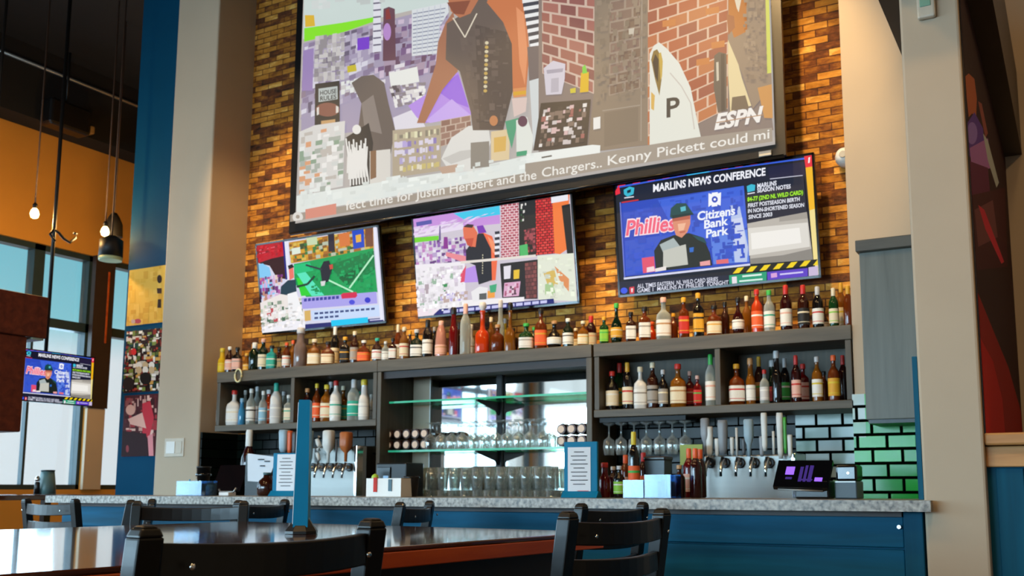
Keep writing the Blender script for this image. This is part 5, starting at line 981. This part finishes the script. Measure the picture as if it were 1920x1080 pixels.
# local frame: corner at the origin, x to the left is negative, y towards the camera negative
obj('top', MB().box(-Wd, -L, ZT-.012, 0, 0, ZT, bev=.003), M_table, tb, local=True)
obj('edge_band', MB().box(-Wd, -L, ZT-th, 0, 0, ZT-.0125, bev=.003), M_tedge, tb, local=True)
obj('apron', MB().box(-Wd+.12, -L+.12, ZT-.14, -.12, -.12, ZT-th-.001), M_beam, tb, local=True)
for (x, y) in ((-.3, -.35), (-Wd+.3, -.35), (-.3, -L+.35), (-Wd+.3, -L+.35)):
    obj('leg', MB().box(x-.045, y-.045, 0, x+.045, y+.045, ZT-.14, bev=.006), M_black, tb, local=True)
# blue post on the table
pp = atZ(565, 1001, ZT); hh = pp.z; dd = math.hypot(pp.x, pp.y)
sc = (pp-Vector((0, 0, HC))).dot(Vector(_F))/FPX
bp = thing('table_menu_post', 'slim blue upright board on a black flared base on the table', 'table stand', (pp.x, pp.y, ZT+.001), AZ+.12)
H = 250*sc
obj('board', MB().hexa([(-13.5*sc, -.035, .02), (13.5*sc, -.035, .02), (13.5*sc, .035, .02), (-13.5*sc, .035, .02)], [(-10.5*sc, -.03, H), (10*sc, -.03, H), (10*sc, .03, H), (-10.5*sc, .03, H)]), M_bluefr, bp, local=True)
obj('paper', MB().hexa([(-15*sc, -.033, .03), (-13.8*sc, -.033, .03), (-13.8*sc, .033, .03), (-15*sc, .033, .03)], [(-12*sc, -.028, H*.98), (-10.8*sc, -.028, H*.98), (-10.8*sc, .028, H*.98), (-12*sc, .028, H*.98)]), M_paper, bp, local=True)
obj('base', MB().lathe([(31*sc, 0), (31*sc, 5*sc), (24*sc, 14*sc), (15*sc, 27*sc), (14*sc, 30*sc)], n=8, sq=[2]*5, smooth=False), M_black, bp, local=True)

# ------------------------------------------------------------------ high chairs
ZC = 1.060
def make_chair(label, loc, rz, group):
    t = thing('high_chair', label, 'chair', loc, rz, group); w = .225
    for s in (-1, 1):
        # rear post, floor to rounded top, leaning back above the seat
        mb = MB(); pr = [(0.02, 0), (.05, .35), (.06, .62), (.03, .85), (0, ZC-.018)]
        for (y0, z0), (y1, z1) in zip(pr, pr[1:]):
            mb.hexa([(s*w-.021, y0-.02, z0), (s*w+.021, y0-.02, z0), (s*w+.021, y0+.02, z0), (s*w-.021, y0+.02, z0)], [(s*w-.021, y1-.02, z1), (s*w+.021, y1-.02, z1), (s*w+.021, y1+.02, z1), (s*w-.021, y1+.02, z1)])
        z = ZC-.018
        mb.hexa([(s*w-.021, -.02, z), (s*w+.021, -.02, z), (s*w+.021, .02, z), (s*w-.021, .02, z)], [(s*w-.015, -.016, ZC-.004), (s*w+.015, -.016, ZC-.004), (s*w+.015, .016, ZC-.004), (s*w-.015, .016, ZC-.004)])
        mb.hexa([(s*w-.015, -.016, ZC-.004), (s*w+.015, -.016, ZC-.004), (s*w+.015, .016, ZC-.004), (s*w-.015, .016, ZC-.004)], [(s*w-.009, -.010, ZC), (s*w+.009, -.010, ZC), (s*w+.009, .010, ZC), (s*w-.009, .010, ZC)])
        p = obj('back_post', mb, M_chair, t, local=True); bv = p.modifiers.new('b', 'BEVEL'); bv.width = .004; bv.segments = 2
        obj('screw_head', MB().lathe([(.005, 0), (.005, -.004), (.002, -.005)], c=(s*(w-.05), -.047, ZC-.062), n=10, axis='Y'), M_chrome, t, local=True)
        q = obj('leg', MB().hexa([(s*(w+.01)-.02, .44, 0), (s*(w+.01)+.02, .44, 0), (s*(w+.01)+.02, .48, 0), (s*(w+.01)-.02, .48, 0)], [(s*w-.02, .40, .62), (s*w+.02, .40, .62), (s*w+.02, .44, .62), (s*w-.02, .44, .62)]), M_chair, t, local=True)
        obj('side_stretcher', MB().box(s*w-.012, .06, .26, s*w+.012, .44, .30, bev=.003), M_chair, t, local=True)
    def slat(z0, z1, y0):
        mb = MB(); n = 10; vs = []; fs = []
        for k in range(n+1):
            x = -w+.02+(2*w-.04)*k/n; c = 1-(2*k/n-1)**2; y = y0-.034*c; dz = -.006*c
            vs += [(x, y-.010, z0+dz), (x, y+.010, z0+dz), (x, y+.010, z1+dz), (x, y-.010, z1+dz)]
        for k in range(n):
            a = 4*k; fs += [(a, a+4, a+5, a+1), (a+1, a+5, a+6, a+2), (a+2, a+6, a+7, a+3), (a+3, a+7, a+4, a)]
        fs += [(0, 1, 2, 3), (4*n+3, 4*n+2, 4*n+1, 4*n)]
        mb.add(vs, fs); o = obj('back_slat', mb, M_chair, t, local=True); b = o.modifiers.new('b', 'BEVEL'); b.width = .003; b.segments = 2
    slat(ZC-.084, ZC-.027, .0); slat(ZC-.170, ZC-.118, .012); slat(ZC-.255, ZC-.205, .025)
    obj('seat', MB().box(-.23, .03, .62, .23, .46, .66, bev=.012), M_chair, t, local=True)
    obj('front_stretcher', MB().box(-w, .45, .20, w, .475, .245, bev=.003), M_chair, t, local=True); obj('rear_stretcher', MB().box(-w, .03, .30, w, .05, .335, bev=.003), M_chair, t, local=True)
    return t
def between(p, q, drop):
    a, b = atZ(*p, HC-drop), atZ(*q, HC-drop); return ((a.x+b.x)/2, (a.y+b.y)/2, 0), math.atan2(b.y-a.y, b.x-a.x)
loc, rz = between((263, 985), (704, 971), .055)
ch = make_chair('black ladder-back high chair nearest the camera beside the long table', loc, rz, 'high chairs at the long table')
loc, rz = between((1057, 958), (1247, 952), .055); dup(ch, loc, rz, 'black ladder-back high chair at the far right corner of the long table')
def place(px, py, Y, rz, label, group):
    az = AZ-math.atan((px-PX)/(FPX/math.cos(PITCH))); dup(ch, (-math.tan(az)*Y, Y, 0), rz, label, group)
place(360, 942, 3.12, math.radians(-144), 'black high chair across the long table, back towards the windows', 'high chairs at the long table')
BS = 'high stools along the bar'
place(1150, 938, 3.52, math.radians(83), 'black high chair by the bar right of the lit mirror', BS)
place(780, 937, 3.48, math.radians(110), 'black high chair by the bar below the black shaker', BS)
place(494, 930, 3.6, math.radians(106), 'black high chair by the bar behind the blue table post', BS)
place(268, 928, 3.44, math.radians(128), 'black high chair by the bar in front of the pillar', BS)
place(96, 925, 3.44, math.radians(-4), 'black high chair by the bar in front of the windows', BS)

# ------------------------------------------------------------------ on the pillars and walls
def proj(v):
    d = np.array([v[0], v[1], v[2]-HC]); return (PX+FPX*(d@_R)/(d@_F), PY-FPX*(d@_U)/(d@_F))
a, b = atY(309, 822, 5.575), atY(343, 856, 5.575)
sw_ = thing('wall_switch', 'double light switch plate low on the left pillar', 'switch', ((a.x+b.x)/2, 5.585, (a.z+b.z)/2))
wv, hv = (b.x-a.x)/2, (a.z-b.z)/2
obj('plate', MB().box(-wv, -.008, -hv, wv, -.0005, hv, bev=.003), mat('ivory_plastic', '#c8bca8', .4), sw_, local=True)
obj('rocker', MB().box(-wv*.8, -.013, -hv*.65, wv*.1, -.008, hv*.65, bev=.002), M_white, sw_, local=True); obj('rocker', MB().box(wv*.25, -.013, -hv*.65, wv*.8, -.008, hv*.65, bev=.002), mat('ivory_plastic', '#c8bca8', .4), sw_, local=True)
a, b = atY(1719, 0, 3.99), atY(1755, 32, 3.99); sn = thing('wall_sensor', 'white box sensor with green lens high on the right pillar', 'sensor', ((a.x+b.x)/2, 4.0, b.z)); wv = (b.x-a.x)/2
obj('body', MB().box(-wv, -.03, 0, wv, -.0005, .11, bev=.008), mat('ivory_plastic', '#c8bca8', .4), sn, local=True); obj('lens', MB().box(-wv*.65, -.034, .045, wv*.55, -.029, .10, bev=.004), mat('lens_green', '#7aa890', .3), sn, local=True)
p = atY(1583, 292, 5.9); dm = thing('wall_speaker', 'small white round speaker at the edge of the brick wall', 'speaker', (XT0-.06, 5.9, p.z))
obj('body', MB().lathe([(.055, .1), (.06, .03), (.045, -.02), (.02, -.035)], n=20, axis='Y'), M_white, dm, local=True); obj('grille', MB().lathe([(.022, -.036), (.02, -.040)], n=16, axis='Y'), M_steel, dm, local=True)
# posters on the blue wall
YP = 5.742
def poster(label, x0, y0, y1, draw):
    a, b = atY(x0, y0, YP), atY(x0, y1, YP); xr = -6.655; w = xr-a.x; h = a.z-b.z; t = thing('poster', label, 'poster', ((a.x+xr)/2, YP, (a.z+b.z)/2))
    obj('panel', MB().box(-w/2, 0, -h/2, w/2, .006, h/2), M_white, t, local=True)
    c = [proj((a.x, YP, a.z)), proj((xr, YP, a.z)), proj((xr, YP, b.z)), proj((a.x, YP, b.z))]; A = Art(c).crop(0, 430, 2.037); draw(A); A.build('print', t, w, h, m=M_print); return t
def d1(A):
    A.raw([(0, 0), (1, 0), (1, 1), (0, 1)], '#dcae48'); A.mosaic((485, 150, 620, 130, 620, 365, 480, 375), 8, 10, ['#d6a63e', '#e2b654', '#cf9c38'], .6)
    A.ell('#2a1a18', 610, 190, 9, 16).p('#3a2220', 600, 225, 618, 225, 618, 245, 602, 245).p('#2a1a18', 604, 268, 616, 266, 616, 300, 602, 300).ell('#b04858', 527, 351, 13, 9).ell('#c8a8a0', 510, 352, 8, 8)
def d2(A):
    A.raw([(0, 0), (1, 0), (1, 1), (0, 1)], '#30140f'); A.mosaic((478, 385, 620, 370, 620, 615, 470, 620), 13, 20, ['#3a1a14', '#8a2a20', '#c8c0b0', '#5a6a2c', '#a83a24', '#e0d8cc', '#1c100e', '#7a8a40', '#d0a050', '#1e4038', '#f0ece4'], .95, .5)
    for k in range(6): A.ell(['#e8e4dc', '#c8b08a'][k % 2], 535+(k % 3)*24, 520+(k//3)*18, 11, 14)
    A.ell('#d82828', 515, 468, 10, 13).ell('#1a1210', 560, 570, 22, 24).ell('#2a1c1a', 495, 590, 22, 26)
def d3(A):
    A.raw([(0, 0), (1, 0), (1, 1), (0, 1)], '#4a1a20'); A.mosaic((480, 640, 600, 632, 600, 790, 475, 790), 9, 9, ['#8a4a4a', '#c89a90', '#5a2028', '#e0b8ac', '#a03038', '#3a1418'], .9, .5)
    A.p('#c03040', 545, 665, 575, 655, 590, 720, 570, 800, 545, 780).ell('#d8a89a', 500, 690, 18, 20).p('#e0b0a4', 490, 725, 545, 700, 560, 760, 500, 745).p('#2c1216', 465, 770, 560, 780, 570, 865, 465, 865).p('#d88a90', 565, 790, 585, 780, 588, 865, 570, 865).ell('#8a3a40', 488, 838, 6, 14)
poster('plain golden poster, top one on the blue wall', 243, 507, 611, d1)
poster('poster of a busy crowd in red and green, middle of blue wall', 238, 622, 737, d2)
poster('dark red poster of a figure, lowest on the blue wall', 234, 742, 856, d3)
# mural on the far side of the end wall
XM = XR+.003; ym0, ym1, zm0, zm1 = 4.03, 6.69, z1-.02, ZB-.01
mu = thing('mural', 'dark red painted mural on the side of the right pillar wall', 'mural', (XM, (ym0+ym1)/2, (zm0+zm1)/2), PI/2)
c = [proj((XM, ym0, zm1)), proj((XM, ym1, zm1)), proj((XM, ym1, zm0)), proj((XM, ym0, zm0))]
A = Art(c); A.raw([(0, 0), (1, 0), (1, 1), (0, 1)], '#2a0e16'); A.crop(1480, 0, 2.159)
A.p('#2a1216', 680, 0, 745, 150, 800, 420, 690, 250).p('#a85a3a', 708, 310, 722, 298, 745, 320, 755, 400, 752, 470, 735, 460, 722, 475, 714, 400).p('#8a4a44', 760, 410, 775, 420, 800, 540, 790, 560)
A.p('#5a3a9a', 708, 470, 745, 455, 780, 520, 790, 640, 720, 620).ell('#8a70c8', 735, 540, 22, 45).p('#a06ab0', 725, 600, 800, 560, 815, 680, 735, 700).p('#5c1c44', 725, 650, 800, 680, 810, 790, 735, 800).p('#a8b0b0', 780, 540, 800, 570, 845, 740, 835, 760, 800, 650)  # purple shapes paint the glare of light into the mural
A.p('#40101c', 735, 790, 870, 760, 880, 1080, 745, 1080).p('#6a3a40', 745, 850, 820, 810, 840, 960, 760, 1000).p('#c02840', 760, 830, 785, 850, 866, 1060, 855, 1068, 790, 930)
A.crop(1480, 440, 1.686); A.p('#8a0f14', 590, 180, 640, 300, 690, 420, 730, 560, 735, 640, 600, 640).p('#b0141a', 595, 320, 640, 400, 670, 520, 680, 640, 605, 640)
A.build('paint', mu, ym1-ym0, zm1-zm0, m=M_print, off=-.004)
obj('panel', MB().box(-(ym1-ym0)/2, -.003, -(zm1-zm0)/2, (ym1-ym0)/2, .002, (zm1-zm0)/2), M_beam, mu, local=True)

# ------------------------------------------------------------------ side hall: pendants, hanging wood box, table
M_bulb = emis('bulb_glow', '#ffd890', 9.0); M_cord = mat('cord_brown', '#3a2414', .7)
def pendant(label, px, py, X, shade=None):
    p = atX(px, py, X); t = thing('pendant_lamp', label, 'pendant lamp', (X, p.y, p.z), 0, 'pendants in the side hall')
    obj('cord', MB().tube([(0, 0, .05), (0, 0, 5.59-p.z)], .007), M_cord, t, local=True)
    if shade is None or shade == 'both':
        obj('bulb', MB().lathe([(.004, -.055), (.028, -.045), (.038, -.015), (.030, .015), (.016, .035)], n=14), M_bulb, t, local=True); obj('socket', MB().lathe([(.018, .035), (.02, .07), (.008, .085)], n=12), M_iron, t, local=True)
    if shade == 'bell': obj('shade', MB().lathe([(.085, -.10), (.08, .02), (.05, .09), (.025, .13)], n=20, cap0=False), M_iron, t, local=True)
    if shade == 'drum':
        obj('shade', MB().lathe([(.10, -.06), (.098, .09), (.04, .13)], n=20, cap0=True), M_iron, t, local=True); obj('diffuser', MB().lathe([(.096, -.09), (.101, -.06)], n=20), mat('pale_green_glass', '#a8b890', .4), t, local=True)
    return t
pendant('bare glowing bulb pendant left in the side hall', 65, 398, -7.9); pendant('bare glowing bulb pendant beside the dark bell shade', 197, 432, -7.6)
pendant('dark bell pendant shade near the blue wall', 213, 425, -7.9, 'bell'); pendant('dark drum pendant with pale green underside', 208, 470, -7.35, 'drum')
for (px, py, X) in ((65, 398, -7.9), (197, 432, -7.6)):
    p = atX(px, py, X); point('bulb_light', (X+.02, p.y, p.z-.08), 55, (1.0, .58, .2), .04)
XB = -7.0; a = atX(0, 545, XB); b = atX(93, 558, XB); c = atX(93, 640, XB); e_ = atX(42, 810, XB)
tf = thing('hanging_wood_box', 'dark brown wood clad box hung at the left edge by the windows', 'wood box', (XB-.2, b.y-.5, c.z))
obj('beam_box', MB().box(XB-.4, b.y-1.6, c.z+.015, XB, b.y, b.z-.0, bev=.01), M_darkwood, tf); obj('post_box', MB().box(XB-.36, e_.y-.6, e_.z, XB-.02, e_.y, c.z+.012, bev=.01), M_darkwood, tf); obj('pale_strip', MB().box(XB-.39, e_.y+.03, c.z, XB-.01, b.y-.02, c.z+.014), mat('pale_strip', '#8a9a8c', .5), tf); obj('hanger_rod', MB().tube([(XB-.2, b.y-.4, b.z-.01), (XB-.2, b.y-.4, 5.59)], .012).tube([(XB-.2, b.y-1.3, b.z-.01), (XB-.2, b.y-1.3, 5.59)], .012), M_iron, tf)
p = atX(98, 440, XV); hk = thing('scroll_hook', 'black iron scroll hook beside the television pole', 'hook', (XV+.0, p.y+.03, p.z))
obj('scroll', MB().tube([(0, .0, -.05), (0, -.05, 0), (0, -.02, .05), (0, .03, .03), (0, .08, -.01), (0, .14, -.03), (0, .19, .02), (0, .2, .06), (0, .17, .06)], .012), M_iron, hk, local=True)
ht = thing('hall_table', 'dark high table in the side hall below the far television', 'table', (-7.75, 5.0, 0)); zt_ = 1.06
obj('top', MB().box(-.4, -.9, zt_-.04, .4, .75, zt_, bev=.006), M_table, ht, local=True)
for x in (-.32, .32):
    for y in (-.8, .65): obj('leg', MB().box(x-.03, y-.03, 0, x+.03, y+.03, zt_-.041), M_black, ht, local=True)
p = atX(90, 884, -7.7); nh = thing('napkin_holder', 'teal grey tapered holder on the far hall table', 'holder', (-7.7, p.y, zt_+.001)); hh = p.z-zt_
obj('body', MB().lathe([(.062, 0), (.06, hh*.3), (.045, hh)], n=16, sq=[4, 4, 4]), mat('teal_grey', '#5f7f80', .4), nh, local=True); obj('top_rim', MB().lathe([(.047, hh), (.049, hh+.01), (.04, hh+.012)], n=16, sq=[4, 4, 4]), M_black, nh, local=True)
p = atX(71, 893, -7.7); ss = thing('shaker', 'small dark shaker beside the teal holder', 'shaker', (-7.7, p.y, zt_+.001)); hh = p.z-zt_
obj('body', MB().lathe([(.025, 0), (.02, hh*.65), (.014, hh*.7)], n=14), M_black, ss, local=True); obj('top', MB().lathe([(.018, hh*.72), (.022, hh*.85), (.01, hh)], n=14), M_chrome, ss, local=True)
a = atX(84, 214, -9.0); b = atX(160, 238, -9.0)
fx = thing('ceiling_speaker', 'dark box fixture hung under the ceiling of the side hall', 'speaker', (-9.0, (a.y+b.y)/2, b.z)); l = (b.y-a.y)/2
obj('body', MB().box(-.1, -l, -.12, .1, l, .16, bev=.03), M_black, fx, local=True); obj('lit_patch', MB().box(-.06, l+.001, -.08, .09, l+.05, .0, bev=.01), mat('lit_patch_brown', '#8a6a3a', .4), fx, local=True); obj('hanger_rod', MB().tube([(0, 0, .15), (0, 0, 5.59-b.z)], .012), M_iron, fx, local=True)  # brown end block imitates a lit patch, it gives no light
# two more televisions further along the street side, seen only in the mirror
for (yy, lab) in ((-1.2, 'television on the street wall behind the diners'), (-3.2, 'second television on the street wall behind the diners')):
    t2 = thing('television', lab, 'television', (XWL+.45, yy, 2.5), PI/2); tv_parts(t2, 1.2, .7, E_ if yy > -2 else D, .012)
    obj('ceiling_pole', MB().tube([(0, .07, .2), (0, .07, 5.59-2.5)], .018), M_iron, t2, local=True)
